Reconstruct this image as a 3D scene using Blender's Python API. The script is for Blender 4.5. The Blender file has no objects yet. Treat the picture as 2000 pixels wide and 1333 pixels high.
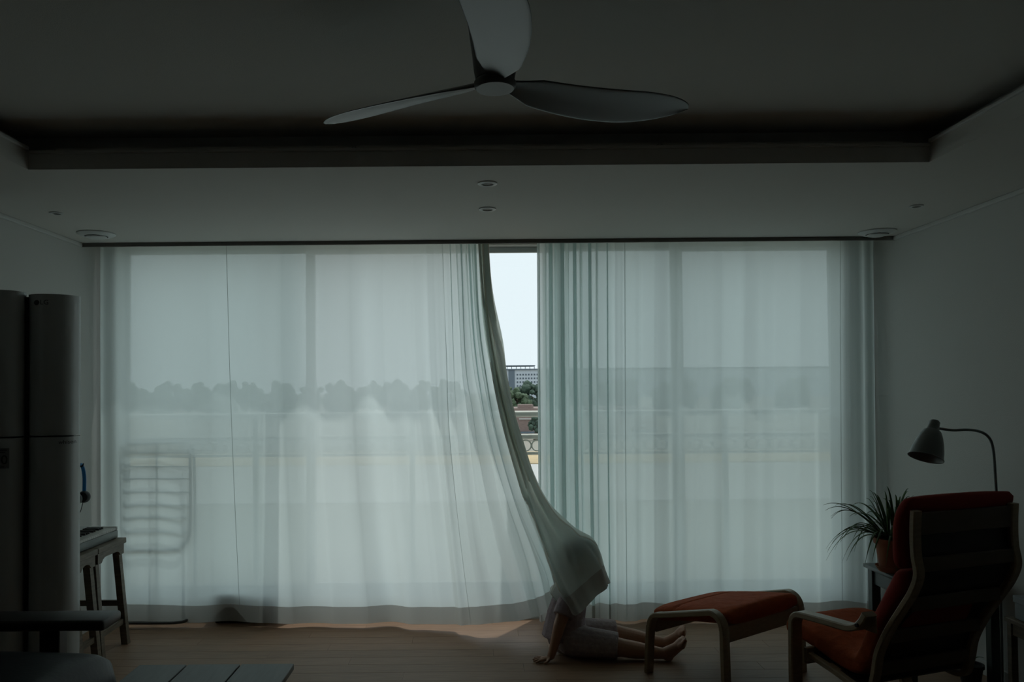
import bpy, bmesh, math, random
import numpy as np
from mathutils import Vector, Matrix

random.seed(7)
rng = np.random.RandomState(5)
scene = bpy.context.scene
C = scene.collection
PI = math.pi

# ------------------------------------------------------------------ camera
F_PX, PITCH, ROLL = 1555.0, math.radians(1.4), -0.0085
cam_data = bpy.data.cameras.new('camera')
cam_data.sensor_width = 36.0
cam_data.lens = F_PX / 2000.0 * 36.0
cam_data.shift_x = 65.0 / 2000.0
cam_data.shift_y = 60.5 / 2000.0
cam_data.clip_end = 4000.0
cam = bpy.data.objects.new('camera', cam_data)
C.objects.link(cam)
CAM_M = Matrix.Translation((0, 0, 1.4)) @ Matrix.Rotation(PI / 2 + PITCH, 4, 'X') @ Matrix.Rotation(ROLL, 4, 'Z')
cam.matrix_world = CAM_M
scene.camera = cam

# ------------------------------------------------------------------ sky, sun, exposure
world = bpy.data.worlds.new('hazy_sky')
scene.world = world
world.use_nodes = True
bg = world.node_tree.nodes['Background']
bg.inputs['Color'].default_value = (0.86, 0.92, 0.97, 1)
bg.inputs['Strength'].default_value = 1.10
sun_data = bpy.data.lights.new('sun', 'SUN')
sun_data.energy = 1.9
sun_data.angle = math.radians(0.9)
sun_data.color = (1.0, 0.97, 0.93)
sun = bpy.data.objects.new('sun', sun_data)
C.objects.link(sun)
sun.location = (6, 12, 30)
sun.rotation_euler = Vector((-0.22, -0.327, -0.919)).to_track_quat('-Z', 'Y').to_euler()
vs = scene.view_settings
vs.view_transform = 'Standard'
vs.look = 'None'
vs.exposure = 0.0
vs.gamma = 1.0
vs.use_curve_mapping = False


# ------------------------------------------------------------------ helpers
def at(u, v, Y):
    """world point at depth Y seen at photo pixel (u, v)"""
    d = Vector(((u - 935.0) / F_PX, (727.0 - v) / F_PX, -1.0))
    d = CAM_M.to_3x3() @ d
    k = Y / d.y
    return Vector((d.x * k, Y, 1.4 + d.z * k))


def mat(name, color, rough=0.6, spec=0.4, metal=0.0, noise=None, bump=None, coat=0.0):
    """noise=(scale, amount, stretch xyz) varies the colour; bump=(scale, strength)"""
    m = bpy.data.materials.new(name)
    m.use_nodes = True
    nt = m.node_tree
    b = nt.nodes['Principled BSDF']
    b.inputs['Base Color'].default_value = (*color, 1)
    b.inputs['Roughness'].default_value = rough
    b.inputs['Specular IOR Level'].default_value = spec
    b.inputs['Metallic'].default_value = metal
    b.inputs['Coat Weight'].default_value = coat
    tc = nt.nodes.new('ShaderNodeTexCoord')
    if noise:
        sc, amt, st = noise
        mp = nt.nodes.new('ShaderNodeMapping')
        mp.inputs['Scale'].default_value = st
        nt.links.new(tc.outputs['Object'], mp.inputs['Vector'])
        n = nt.nodes.new('ShaderNodeTexNoise')
        n.inputs['Scale'].default_value = sc
        n.inputs['Detail'].default_value = 5
        nt.links.new(mp.outputs['Vector'], n.inputs['Vector'])
        r = nt.nodes.new('ShaderNodeValToRGB')
        r.color_ramp.elements[0].position = 0.3
        r.color_ramp.elements[1].position = 0.7
        r.color_ramp.elements[0].color = (*[c * (1 - amt) for c in color], 1)
        r.color_ramp.elements[1].color = (*[min(1, c * (1 + amt)) for c in color], 1)
        nt.links.new(n.outputs['Fac'], r.inputs['Fac'])
        nt.links.new(r.outputs['Color'], b.inputs['Base Color'])
    if bump:
        n2 = nt.nodes.new('ShaderNodeTexNoise')
        n2.inputs['Scale'].default_value = bump[0]
        n2.inputs['Detail'].default_value = 4
        nt.links.new(tc.outputs['Object'], n2.inputs['Vector'])
        bp = nt.nodes.new('ShaderNodeBump')
        bp.inputs['Strength'].default_value = bump[1]
        bp.inputs['Distance'].default_value = 0.01
        nt.links.new(n2.outputs['Fac'], bp.inputs['Height'])
        nt.links.new(bp.outputs['Normal'], b.inputs['Normal'])
    return m


def cloth_mat(name, refl, trans, clear, weave=900):
    """thin cloth: reflects, lets light through diffusely, and is a little see-through"""
    m = bpy.data.materials.new(name)
    m.use_nodes = True
    nt = m.node_tree
    for n in list(nt.nodes):
        if n.type != 'OUTPUT_MATERIAL':
            nt.nodes.remove(n)
    out = [n for n in nt.nodes if n.type == 'OUTPUT_MATERIAL'][0]
    d = nt.nodes.new('ShaderNodeBsdfDiffuse')
    t = nt.nodes.new('ShaderNodeBsdfTranslucent')
    x = nt.nodes.new('ShaderNodeBsdfTransparent')
    d.inputs['Color'].default_value = (*refl, 1)
    t.inputs['Color'].default_value = (*trans, 1)
    add = nt.nodes.new('ShaderNodeAddShader')
    mix = nt.nodes.new('ShaderNodeMixShader')
    nt.links.new(d.outputs[0], add.inputs[0])
    nt.links.new(t.outputs[0], add.inputs[1])
    nt.links.new(add.outputs[0], mix.inputs[1])
    nt.links.new(x.outputs[0], mix.inputs[2])
    tc = nt.nodes.new('ShaderNodeTexCoord')
    n = nt.nodes.new('ShaderNodeTexNoise')
    n.inputs['Scale'].default_value = weave
    mp = nt.nodes.new('ShaderNodeMapRange')
    mp.inputs['To Min'].default_value = clear * 0.8
    mp.inputs['To Max'].default_value = clear * 1.2
    nt.links.new(tc.outputs['Object'], n.inputs['Vector'])
    nt.links.new(n.outputs['Fac'], mp.inputs['Value'])
    nt.links.new(mp.outputs['Result'], mix.inputs['Fac'])
    nt.links.new(mix.outputs[0], out.inputs['Surface'])
    return m


def glass_mat(name, tint):
    m = bpy.data.materials.new(name)
    m.use_nodes = True
    nt = m.node_tree
    for n in list(nt.nodes):
        if n.type != 'OUTPUT_MATERIAL':
            nt.nodes.remove(n)
    out = [n for n in nt.nodes if n.type == 'OUTPUT_MATERIAL'][0]
    t = nt.nodes.new('ShaderNodeBsdfTransparent')
    t.inputs['Color'].default_value = (*tint, 1)
    g = nt.nodes.new('ShaderNodeBsdfGlossy')
    g.inputs['Roughness'].default_value = 0.02
    lw = nt.nodes.new('ShaderNodeLayerWeight')          # Schlick reflectance, the same from both faces
    lw.inputs['Blend'].default_value = 0.5
    pw_ = nt.nodes.new('ShaderNodeMath')
    pw_.operation = 'POWER'
    pw_.inputs[1].default_value = 5.0
    fr = nt.nodes.new('ShaderNodeMath')
    fr.operation = 'MULTIPLY_ADD'
    fr.inputs[1].default_value = 0.96
    fr.inputs[2].default_value = 0.04
    nt.links.new(lw.outputs['Facing'], pw_.inputs[0])
    nt.links.new(pw_.outputs[0], fr.inputs[0])
    mix = nt.nodes.new('ShaderNodeMixShader')
    nt.links.new(fr.outputs[0], mix.inputs['Fac'])
    nt.links.new(t.outputs[0], mix.inputs[1])
    nt.links.new(g.outputs[0], mix.inputs[2])
    nt.links.new(mix.outputs[0], out.inputs['Surface'])
    return m


def obj(name, bm, material, parent=None, smooth=False, loc=None):
    me = bpy.data.meshes.new(name)
    if isinstance(bm, bmesh.types.BMesh):
        bmesh.ops.recalc_face_normals(bm, faces=bm.faces)
        bm.to_mesh(me)
        bm.free()
    else:
        me = bm
    if material is not None and len(me.materials) == 0:
        me.materials.append(material)
    if smooth:
        me.polygons.foreach_set('use_smooth', [True] * len(me.polygons))
        if smooth == 'auto':
            me.set_sharp_from_angle(angle=math.radians(40))
    o = bpy.data.objects.new(name, me)
    C.objects.link(o)
    if parent is not None:
        o.parent = parent
    if loc is not None:
        o.location = loc
    return o


def tag(o, label=None, cat=None, group=None, kind=None):
    if label:
        o['label'] = label
    if cat:
        o['category'] = cat
    if group:
        o['group'] = group
    if kind:
        o['kind'] = kind
    return o


def thing(name, label, cat, loc=(0, 0, 0), rz=0.0, group=None):
    o = bpy.data.objects.new(name, None)
    C.objects.link(o)
    o.empty_display_size = 0.1
    o.location = loc
    o.rotation_euler = (0, 0, rz)
    return tag(o, label, cat, group)


def struct(name, bm, material, parent=None, smooth=False):
    o = obj(name, bm, material, parent, smooth)
    if parent is None:
        o['kind'] = 'structure'
    return o


def copy_tree(o, parent=None):
    c = o.copy()
    C.objects.link(c)
    c.parent = parent
    for ch in list(o.children):
        copy_tree(ch, c)
    return c


def box(bm, lo, hi, bevel=0.0, seg=2, M=None):
    """axis-aligned box from lo to hi, edges rounded by bevel, then moved by M"""
    c = [(a + b) / 2 for a, b in zip(lo, hi)]
    s = [abs(b - a) for a, b in zip(lo, hi)]
    r = bmesh.ops.create_cube(bm, size=1.0)
    vs_ = r['verts']
    for v in vs_:
        v.co = Vector((v.co.x * s[0] + c[0], v.co.y * s[1] + c[1], v.co.z * s[2] + c[2]))
    if bevel > 0:
        es = list({e for v in vs_ for e in v.link_edges})
        rr = bmesh.ops.bevel(bm, geom=es, offset=min(bevel, min(s) * 0.49), segments=seg, profile=0.5, affect='EDGES')
        vs_ = rr['verts']
        vs_ = list({v for f in rr['faces'] for v in f.verts} | {v for v in vs_})
    if M is not None:
        bmesh.ops.transform(bm, matrix=M, verts=vs_)
    return bm


def B(lo, hi, bevel=0.0, seg=2, M=None):
    bm = bmesh.new()
    return box(bm, lo, hi, bevel, seg, M)


def prism_between(bm, p0, p1, w, d, up=(0, 0, 1)):
    """square bar from p0 to p1, ends level (for splayed legs)"""
    p0, p1 = Vector(p0), Vector(p1)
    ring = []
    for p in (p0, p1):
        ring.append([bm.verts.new(p + Vector((sx * w / 2, sy * d / 2, 0))) for sx, sy in ((-1, -1), (1, -1), (1, 1), (-1, 1))])
    for i in range(4):
        bm.faces.new((ring[0][i], ring[0][(i + 1) % 4], ring[1][(i + 1) % 4], ring[1][i]))
    bm.faces.new(ring[0])
    bm.faces.new(ring[1][::-1])
    return bm


def smooth_path(pts, n=8):
    """Catmull-Rom through pts"""
    P = [Vector(p) for p in pts]
    P = [P[0] * 2 - P[1]] + P + [P[-1] * 2 - P[-2]]
    out = []
    for i in range(1, len(P) - 2):
        a, b, c, d = P[i - 1:i + 3]
        for k in range(n):
            t = k / n
            out.append(0.5 * ((2 * b) + (c - a) * t + (2 * a - 5 * b + 4 * c - d) * t * t + (3 * b - a - 3 * c + d) * t ** 3))
    out.append(P[-2])
    return out


def tube(bm, pts, r, seg=8, cap=True, closed=False):
    """round tube; r a number or a list"""
    P = [Vector(p) for p in pts]
    n = len(P)
    rs = r if isinstance(r, (list, tuple)) else [r] * n
    T = []
    for i in range(n):
        a = P[i - 1] if (i > 0 or closed) else P[0]
        b = P[(i + 1) % n] if (i < n - 1 or closed) else P[-1]
        T.append((b - a).normalized())
    ref = Vector((0, 0, 1)) if abs(T[0].z) < 0.9 else Vector((1, 0, 0))
    N = T[0].cross(ref).normalized()
    rings = []
    for i in range(n):
        N = (N - T[i] * N.dot(T[i])).normalized()
        Bn = T[i].cross(N)
        rings.append([bm.verts.new(P[i] + (N * math.cos(2 * PI * k / seg) + Bn * math.sin(2 * PI * k / seg)) * rs[i]) for k in range(seg)])
    m = n if closed else n - 1
    for i in range(m):
        a, b = rings[i], rings[(i + 1) % n]
        for k in range(seg):
            bm.faces.new((a[k], a[(k + 1) % seg], b[(k + 1) % seg], b[k]))
    if cap and not closed:
        bm.faces.new(rings[0])
        bm.faces.new(rings[-1][::-1])
    return bm


def lathe(bm, prof, seg=32, M=None, cap=False):
    rings = []
    new = []
    for r, z in prof:
        if r < 1e-6:
            v = bm.verts.new((0, 0, z))
            rings.append([v])
            new.append(v)
        else:
            rg = [bm.verts.new((r * math.cos(2 * PI * k / seg), r * math.sin(2 * PI * k / seg), z)) for k in range(seg)]
            rings.append(rg)
            new += rg
    for a, b in zip(rings, rings[1:]):
        for k in range(seg):
            if len(a) == 1 and len(b) == 1:
                continue
            if len(a) == 1:
                bm.faces.new((a[0], b[k], b[(k + 1) % seg]))
            elif len(b) == 1:
                bm.faces.new((a[k], a[(k + 1) % seg], b[0]))
            else:
                bm.faces.new((a[k], a[(k + 1) % seg], b[(k + 1) % seg], b[k]))
    if M is not None:
        bmesh.ops.transform(bm, matrix=M, verts=new)
    return bm


def sweep_rect(bm, pts, width, thick, wdir):
    """bent board: rectangle swept along pts, width along wdir, thickness across the path; small chamfers"""
    P = [Vector(p) for p in pts]
    W = Vector(wdir).normalized()
    n = len(P)
    c = min(width, thick) * 0.18
    prof = [(-1, -1, 1, 0), (-1, -1, 0, 1), (-1, 1, 0, -1), (-1, 1, 1, 0), (1, 1, -1, 0), (1, 1, 0, -1), (1, -1, 0, 1), (1, -1, -1, 0)]
    rings = []
    for i in range(n):
        T = (P[min(i + 1, n - 1)] - P[max(i - 1, 0)]).normalized()
        N = W.cross(T).normalized()
        rings.append([bm.verts.new(P[i] + W * (sw * width / 2 + cw * c) + N * (sn * thick / 2 + cn * c)) for sw, sn, cw, cn in prof])
    for a, b in zip(rings, rings[1:]):
        for k in range(8):
            bm.faces.new((a[k], a[(k + 1) % 8], b[(k + 1) % 8], b[k]))
    bm.faces.new(rings[0])
    bm.faces.new(rings[-1][::-1])
    return bm


def grid_mesh(name, P, material, close_u=False):
    """P: array (n, m, 3) -> mesh"""
    n, m = P.shape[:2]
    idx = np.arange(n * m).reshape(n, m)
    a, b = idx[:-1, :], idx[1:, :]
    f = np.stack([a[:, :-1], a[:, 1:], b[:, 1:], b[:, :-1]], -1).reshape(-1, 4)
    if close_u:
        f2 = np.stack([a[:, -1], a[:, 0], b[:, 0], b[:, -1]], -1).reshape(-1, 4)
        f = np.concatenate([f, f2])
    me = bpy.data.meshes.new(name)
    me.from_pydata(P.reshape(-1, 3).tolist(), [], f.tolist())
    me.materials.append(material)
    me.polygons.foreach_set('use_smooth', [True] * len(me.polygons))
    me.update()
    return me


def cushion(bm, pts, width, thick, wdir=(1, 0, 0), seg=28, power=3.2, end_round=0.12, tuft=None):
    """stuffed pad swept along pts: rounded cross-section, closed rounded ends"""
    P = [Vector(p) for p in pts]
    W = Vector(wdir).normalized()
    n = len(P)
    L = [0]
    for a, b in zip(P, P[1:]):
        L.append(L[-1] + (b - a).length)
    rings = []
    for i in range(n):
        T = (P[min(i + 1, n - 1)] - P[max(i - 1, 0)]).normalized()
        N = W.cross(T).normalized()
        e = min(L[i], L[-1] - L[i]) / end_round
        k = 1.0 if e >= 1 else max(0.0, 1 - (1 - e) ** 2.6) ** (1 / 2.6)
        kt = 0.25 + 0.75 * k
        kw = 0.90 + 0.10 * k
        if tuft:
            kt *= tuft(L[i] / L[-1])
        ring = []
        for q in range(seg):
            a = 2 * PI * q / seg
            ca, sa = math.cos(a), math.sin(a)
            x = math.copysign(abs(ca) ** (2 / power), ca) * width / 2 * kw
            y = math.copysign(abs(sa) ** (2 / power), sa) * thick / 2 * kt
            ring.append(bm.verts.new(P[i] + W * x + N * y))
        rings.append(ring)
    for a, b in zip(rings, rings[1:]):
        for k in range(seg):
            bm.faces.new((a[k], a[(k + 1) % seg], b[(k + 1) % seg], b[k]))
    bm.faces.new(rings[0])
    bm.faces.new(rings[-1][::-1])
    return bm


def text_mesh(name, s, size, material, parent, M, depth=0.0006):
    cu = bpy.data.curves.new(name, 'FONT')
    cu.body = s
    cu.size = size
    cu.extrude = depth
    cu.align_x = 'CENTER'
    cu.align_y = 'CENTER'
    tmp = bpy.data.objects.new(name, cu)
    C.objects.link(tmp)
    dg = bpy.context.evaluated_depsgraph_get()
    me = bpy.data.meshes.new_from_object(tmp.evaluated_get(dg))
    bpy.data.objects.remove(tmp)
    me.materials.clear()
    me.materials.append(material)
    o = bpy.data.objects.new(name, me)
    C.objects.link(o)
    o.parent = parent
    o.matrix_basis = M
    return o


def capsule(bm, p0, r0, p1, r1, seg=16, flat0=False, flat1=False, squash=None):
    """tapered limb piece with round (or flat) ends; squash=(dir, k) flattens it"""
    p0, p1 = Vector(p0), Vector(p1)
    T = (p1 - p0).normalized()
    ref = Vector((0, 0, 1)) if abs(T.z) < 0.9 else Vector((1, 0, 0))
    N = T.cross(ref).normalized()
    Bn = T.cross(N)
    prof = []
    if flat0:
        prof.append((p0, r0))
    else:
        for a in (75, 50, 25, 0):
            prof.append((p0 - T * r0 * math.sin(math.radians(a)), r0 * math.cos(math.radians(a))))
    for k in range(1, 6):
        t = k / 6
        prof.append((p0.lerp(p1, t), r0 + (r1 - r0) * t))
    if flat1:
        prof.append((p1, r1))
    else:
        for a in (0, 25, 50, 75):
            prof.append((p1 + T * r1 * math.sin(math.radians(a)), r1 * math.cos(math.radians(a))))
    rings = []
    for p, r in prof:
        ring = []
        for k in range(seg):
            o = (N * math.cos(2 * PI * k / seg) + Bn * math.sin(2 * PI * k / seg)) * r
            if squash:
                sd = Vector(squash[0]).normalized()
                o -= sd * o.dot(sd) * (1 - squash[1])
            ring.append(bm.verts.new(p + o))
        rings.append(ring)
    for a, b in zip(rings, rings[1:]):
        for k in range(seg):
            bm.faces.new((a[k], a[(k + 1) % seg], b[(k + 1) % seg], b[k]))
    bm.faces.new(rings[0])
    bm.faces.new(rings[-1][::-1])


def ellipsoid(bm, c, r, M=None, u=20, v=14):
    res = bmesh.ops.create_uvsphere(bm, u_segments=u, v_segments=v, radius=1.0)
    m = Matrix.Translation(c) @ (M or Matrix.Identity(4)) @ Matrix.Diagonal((*r, 1))
    bmesh.ops.transform(bm, matrix=m, verts=res['verts'])


def fuse(name, bm, voxel, material, parent=None, smooth_it=6):
    """joins overlapping closed shapes into one continuous skin"""
    bmesh.ops.recalc_face_normals(bm, faces=bm.faces)
    me = bpy.data.meshes.new(name)
    bm.to_mesh(me)
    bm.free()
    tmp = bpy.data.objects.new(name, me)
    C.objects.link(tmp)
    md = tmp.modifiers.new('r', 'REMESH')
    md.mode = 'VOXEL'
    md.voxel_size = voxel
    sm = tmp.modifiers.new('s', 'SMOOTH')
    sm.factor = 0.5
    sm.iterations = smooth_it
    dg = bpy.context.evaluated_depsgraph_get()
    out = bpy.data.meshes.new_from_object(tmp.evaluated_get(dg))
    bpy.data.objects.remove(tmp)
    out.materials.clear()
    return obj(name, out, material, parent, True)


def hermite(xk, Yk, x):
    """monotone cubic through keys; Yk (k, d)"""
    xk = np.asarray(xk, float)
    Yk = np.asarray(Yk, float)
    h = np.diff(xk)[:, None]
    dl = np.diff(Yk, axis=0) / h
    m = np.zeros_like(Yk)
    m[0], m[-1] = dl[0], dl[-1]
    a, b = dl[:-1], dl[1:]
    w1, w2 = 2 * h[1:] + h[:-1], h[1:] + 2 * h[:-1]
    ok = a * b > 0
    with np.errstate(divide='ignore', invalid='ignore'):
        hm = (w1 + w2) / (w1 / a + w2 / b)
    m[1:-1] = np.where(ok, hm, 0)
    i = np.clip(np.searchsorted(xk, x, side='right') - 1, 0, len(xk) - 2)
    t = ((x - xk[i]) / (xk[i + 1] - xk[i]))[:, None]
    hh = (xk[i + 1] - xk[i])[:, None]
    return ((2 * t ** 3 - 3 * t ** 2 + 1) * Yk[i] + (t ** 3 - 2 * t ** 2 + t) * hh * m[i]
            + (-2 * t ** 3 + 3 * t ** 2) * Yk[i + 1] + (t ** 3 - t ** 2) * hh * m[i + 1])


# ------------------------------------------------------------------ materials
M_WALL = mat('wall_paper', (0.61, 0.605, 0.58), 0.8, 0.2, bump=(220, 0.15))
M_CEIL = mat('ceiling_paper', (0.64, 0.62, 0.58), 0.85, 0.15, bump=(260, 0.12))
M_BACK = mat('dark_back_wall', (0.03, 0.03, 0.03), 0.8)
M_TRIM = mat('painted_trim', (0.62, 0.62, 0.60), 0.45)
M_LIP = mat('dark_edge_trim', (0.16, 0.15, 0.14), 0.5)
M_PLANK = [mat('oak_laminate_%d' % i, c, 0.5, 0.35, noise=(5, 0.16, (1.2, 14, 1)))
           for i, c in enumerate([(0.285, 0.172, 0.105), (0.275, 0.165, 0.10), (0.295, 0.178, 0.11), (0.28, 0.168, 0.103)])]
M_SUB = mat('floor_base', (0.16, 0.095, 0.055), 0.7)
M_FRAME = mat('white_window_frame', (0.60, 0.63, 0.62), 0.4)
M_GLASS = glass_mat('window_glass', (0.955, 0.988, 0.985))
M_SCREEN = cloth_mat('dimming_mesh', (0.05, 0.05, 0.05), (0.04, 0.04, 0.04), 0.95, 600)
_nt = M_SCREEN.node_tree                               # mesh added to dim some windows, denser to slanting sunlight
_lw = _nt.nodes.new('ShaderNodeLayerWeight')
_inv = _nt.nodes.new('ShaderNodeMath'); _inv.operation = 'SUBTRACT'; _inv.inputs[0].default_value = 1.0
_pw = _nt.nodes.new('ShaderNodeMath'); _pw.operation = 'POWER'; _pw.inputs[1].default_value = 0.62
_lw.inputs['Blend'].default_value = 0.5
_nt.links.new(_lw.outputs['Facing'], _inv.inputs[1])
_nt.links.new(_inv.outputs[0], _pw.inputs[0])
_mx = [n for n in _nt.nodes if n.type == 'MIX_SHADER'][0]
_nt.links.new(_pw.outputs[0], _mx.inputs['Fac'])
M_SHEER = cloth_mat('sheer_white_cloth', (0.18, 0.185, 0.18), (0.685, 0.76, 0.755), 0.085)
M_HEM = cloth_mat('double_cloth_hem', (0.36, 0.365, 0.355), (0.27, 0.28, 0.265), 0.03)
M_FACING = cloth_mat('doubled_cloth_edge', (0.34, 0.345, 0.33), (0.56, 0.54, 0.50), 0.03)  # doubled layer behind the edge, added to darken the drape
M_SEAM = cloth_mat('stitched_seam_cloth', (0.30, 0.31, 0.30), (0.33, 0.36, 0.36), 0.05)
M_WHITE = mat('white_plastic', (0.62, 0.63, 0.62), 0.35)
M_AC = mat('air_conditioner_shell', (0.42, 0.43, 0.42), 0.22, 0.5)
M_BLACK = mat('black_plastic', (0.012, 0.012, 0.013), 0.4)
M_DARKMETAL = mat('dark_metal', (0.03, 0.03, 0.03), 0.35, metal=0.8)
M_PRINT = mat('dark_print', (0.035, 0.035, 0.035), 0.5)
M_BLUE = mat('blue_plastic', (0.01, 0.17, 0.42), 0.3)
M_STOOL = mat('grey_brown_wood', (0.16, 0.13, 0.095), 0.5, noise=(7, 0.25, (2, 2, 14)))
M_KEYW = mat('ivory_key', (0.58, 0.57, 0.54), 0.3)
M_LEATHER = mat('black_leather', (0.013, 0.015, 0.018), 0.45, 0.18, bump=(60, 0.07))
M_DWOOD = mat('dark_stained_wood', (0.028, 0.023, 0.021), 0.40, 0.4, noise=(8, 0.3, (14, 2, 2)))
M_TABLE = mat('grey_painted_board', (0.095, 0.103, 0.10), 0.4, 0.4, noise=(6, 0.12, (14, 1.5, 2)))
M_BIRCH = mat('birch_veneer', (0.31, 0.235, 0.15), 0.4, 0.4, noise=(9, 0.12, (3, 3, 10)))
M_SLAT = mat('brown_slat', (0.10, 0.075, 0.05), 0.5)
M_RUST = mat('rust_orange_fabric', (0.36, 0.075, 0.025), 0.85, 0.15, noise=(30, 0.12, (1, 1, 1)), bump=(15, 0.9))
M_RED = mat('dark_red_fabric', (0.24, 0.03, 0.022), 0.85, 0.15, bump=(20, 0.3))
M_GREENT = mat('dark_green_paint', (0.035, 0.05, 0.047), 0.4, 0.45)
M_TERRA = mat('terracotta', (0.30, 0.12, 0.065), 0.75, 0.2, noise=(12, 0.15, (1, 1, 1)))
M_SOIL = mat('potting_soil', (0.02, 0.014, 0.01), 0.95, noise=(90, 0.5, (1, 1, 1)))
M_LEAF = mat('leaf_green', (0.055, 0.12, 0.03), 0.45, 0.4, noise=(40, 0.3, (1, 1, 1)))
M_LAMP = mat('grey_lamp_enamel', (0.15, 0.165, 0.16), 0.35, 0.5)
M_BULB = mat('frosted_bulb', (0.6, 0.58, 0.5), 0.3)
M_SKIN = mat('skin', (0.44, 0.25, 0.165), 0.5, 0.35)
M_SHIRT = mat('mauve_cotton', (0.37, 0.30, 0.32), 0.9, 0.1, noise=(70, 0.12, (1, 1, 1)), bump=(28, 0.5))
M_SHORTS = mat('greyish_mauve_cotton', (0.40, 0.335, 0.335), 0.9, 0.1, noise=(60, 0.15, (1, 1, 1)), bump=(28, 0.5))
M_HAIR = mat('dark_hair', (0.012, 0.009, 0.008), 0.45, bump=(90, 0.4))
M_EYE = mat('eye_white', (0.7, 0.7, 0.68), 0.2)
M_FAN = mat('satin_fan_blade', (0.085, 0.088, 0.086), 0.30, 0.7)
M_FANHUB = mat('fan_housing', (0.20, 0.20, 0.195), 0.4)
M_RACK = mat('rack_tube', (0.10, 0.10, 0.10), 0.35)
M_RACKROD = mat('rack_rod', (0.14, 0.14, 0.135), 0.4)
M_BOX = mat('grey_cardboard', (0.28, 0.30, 0.31), 0.7)
M_RAIL = mat('ivory_railing_paint', (0.83, 0.81, 0.73), 0.45)
M_OFFICE = mat('pale_blue_facade', (0.52, 0.58, 0.64), 0.6)
M_OFFICED = mat('slate_facade', (0.13, 0.17, 0.21), 0.6)
M_OWIN = mat('office_window', (0.10, 0.13, 0.16), 0.2)
M_BRICK = mat('red_brick_hazed', (0.25, 0.185, 0.165), 0.8, noise=(2, 0.12, (1, 1, 4)))  # brick red greyed, distance haze mixed into the colour
M_CONC = mat('pale_concrete', (0.55, 0.54, 0.52), 0.8)
M_TREE = [mat('foliage_%d' % i, c, 0.7, 0.2, noise=(1.1, 0.45, (1, 1, 1)), bump=(2.0, 0.9))
          for i, c in enumerate([(0.06, 0.095, 0.066), (0.075, 0.11, 0.066), (0.052, 0.085, 0.062)])]
M_TRUNK = mat('bark', (0.08, 0.06, 0.045), 0.9)
M_GROUND = mat('far_ground', (0.27, 0.25, 0.21), 0.9, noise=(0.03, 0.3, (1, 1, 1)))
M_LOT = mat('sandy_lot', (0.50, 0.38, 0.22), 0.9, noise=(0.3, 0.2, (1, 1, 1)))
M_ROAD = mat('pale_road', (0.48, 0.47, 0.45), 0.9)

# ------------------------------------------------------------------ room shell
XL, XR, YB, YF = -2.335, 2.455, -7.0, 5.0          # left, right, back, window wall
ZC, ZT = 2.29, 2.445                                # lower ceiling, raised ceiling
TX0, TX1, TY0, TY1 = -1.77, 1.785, -1.6, 3.12      # raised part of the ceiling

floor = struct('floor', B((XL - .1, YB - .1, -0.12), (XR + .1, 5.2, -0.012)), M_SUB)
pw = 0.115
plank_meshes = []
for m_ in M_PLANK:
    me_bm = B((-0.5997, -pw / 2 + 0.0004, -0.012), (0.5997, pw / 2 - 0.0004, 0.0), 0.0007, 1)
    me = bpy.data.meshes.new('plank')
    me_bm.to_mesh(me)
    me_bm.free()
    me.materials.append(m_)
    plank_meshes.append(me)
cut = {}
row = 0
y = 4.93
while y > 1.75:
    off = [0.0, 0.45, 0.15, 0.75, 0.3][row % 5]
    x = XL - 1.2 + off + 0.6
    while x - 0.6 < XR:
        lo, hi = max(x - 0.6, XL), min(x + 0.6, XR)
        if hi - lo > 0.02:
            o = bpy.data.objects.new('plank', plank_meshes[rng.randint(4)])
            C.objects.link(o)
            o.parent = floor
            o.location = ((lo + hi) / 2, y - pw / 2, 0)
            o.scale = ((hi - lo) / 1.2, 1, 1)
        x += 1.2
    y -= pw
    row += 1
ob = B((XL, YB, -0.012), (XR, y, -0.0005))
obj('floor_beyond', ob, M_PLANK[0], floor)
obj('threshold', B((XL, 4.93, -0.012), (XR, 5.0, 0.012), 0.003), M_TRIM, floor)

struct('wall_left', B((XL - 0.15, YB, 0), (XL, 5.2, 2.75)), M_WALL)
struct('wall_right', B((XR, YB, 0), (XR + 0.15, 5.2, 2.75)), M_WALL)
struct('wall_back', B((XL - 0.15, YB - 0.15, 0), (XR + 0.15, YB, 2.75)), M_BACK)
WX0, WX1, WZ0, WZ1 = -2.275, 2.305, 0.13, 2.325     # window opening
bm = bmesh.new()
box(bm, (XL, YF, 0), (WX0, 5.2, 2.75))
box(bm, (WX1, YF, 0), (XR, 5.2, 2.75))
box(bm, (WX0, YF, WZ1), (WX1, 5.2, 2.75))
box(bm, (WX0, YF, -0.1), (WX1, 5.2, WZ0))
struct('wall_front', bm, M_WALL)

bm = bmesh.new()
CY = 4.66                                            # where the ceiling stops and the curtain box begins
box(bm, (XL, YB, ZC), (TX0, CY, ZC + 0.02))
box(bm, (TX1, YB, ZC), (XR, CY, ZC + 0.02))
box(bm, (TX0, TY1, ZC), (TX1, CY, ZC + 0.02))
box(bm, (TX0, YB, ZC), (TX1, TY0, ZC + 0.02))
box(bm, (XL, YB, 2.70), (XR, YF, 2.75))
box(bm, (TX0 - .15, TY0 - .15, ZT), (TX1 + .15, TY1 + .15, ZT + 0.02))       # raised panel
g = 0.022                                            # lip and set-back upper face all round
for x0, x1, y0, y1 in ((TX0 - g, TX0, TY0 - g, TY1 + g), (TX1, TX1 + g, TY0 - g, TY1 + g), (TX0, TX1, TY1, TY1 + g), (TX0, TX1, TY0 - g, TY0)):
    box(bm, (x0, y0, ZC + 0.02), (x1, y1, ZC + 0.075))
h = 0.10
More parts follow.
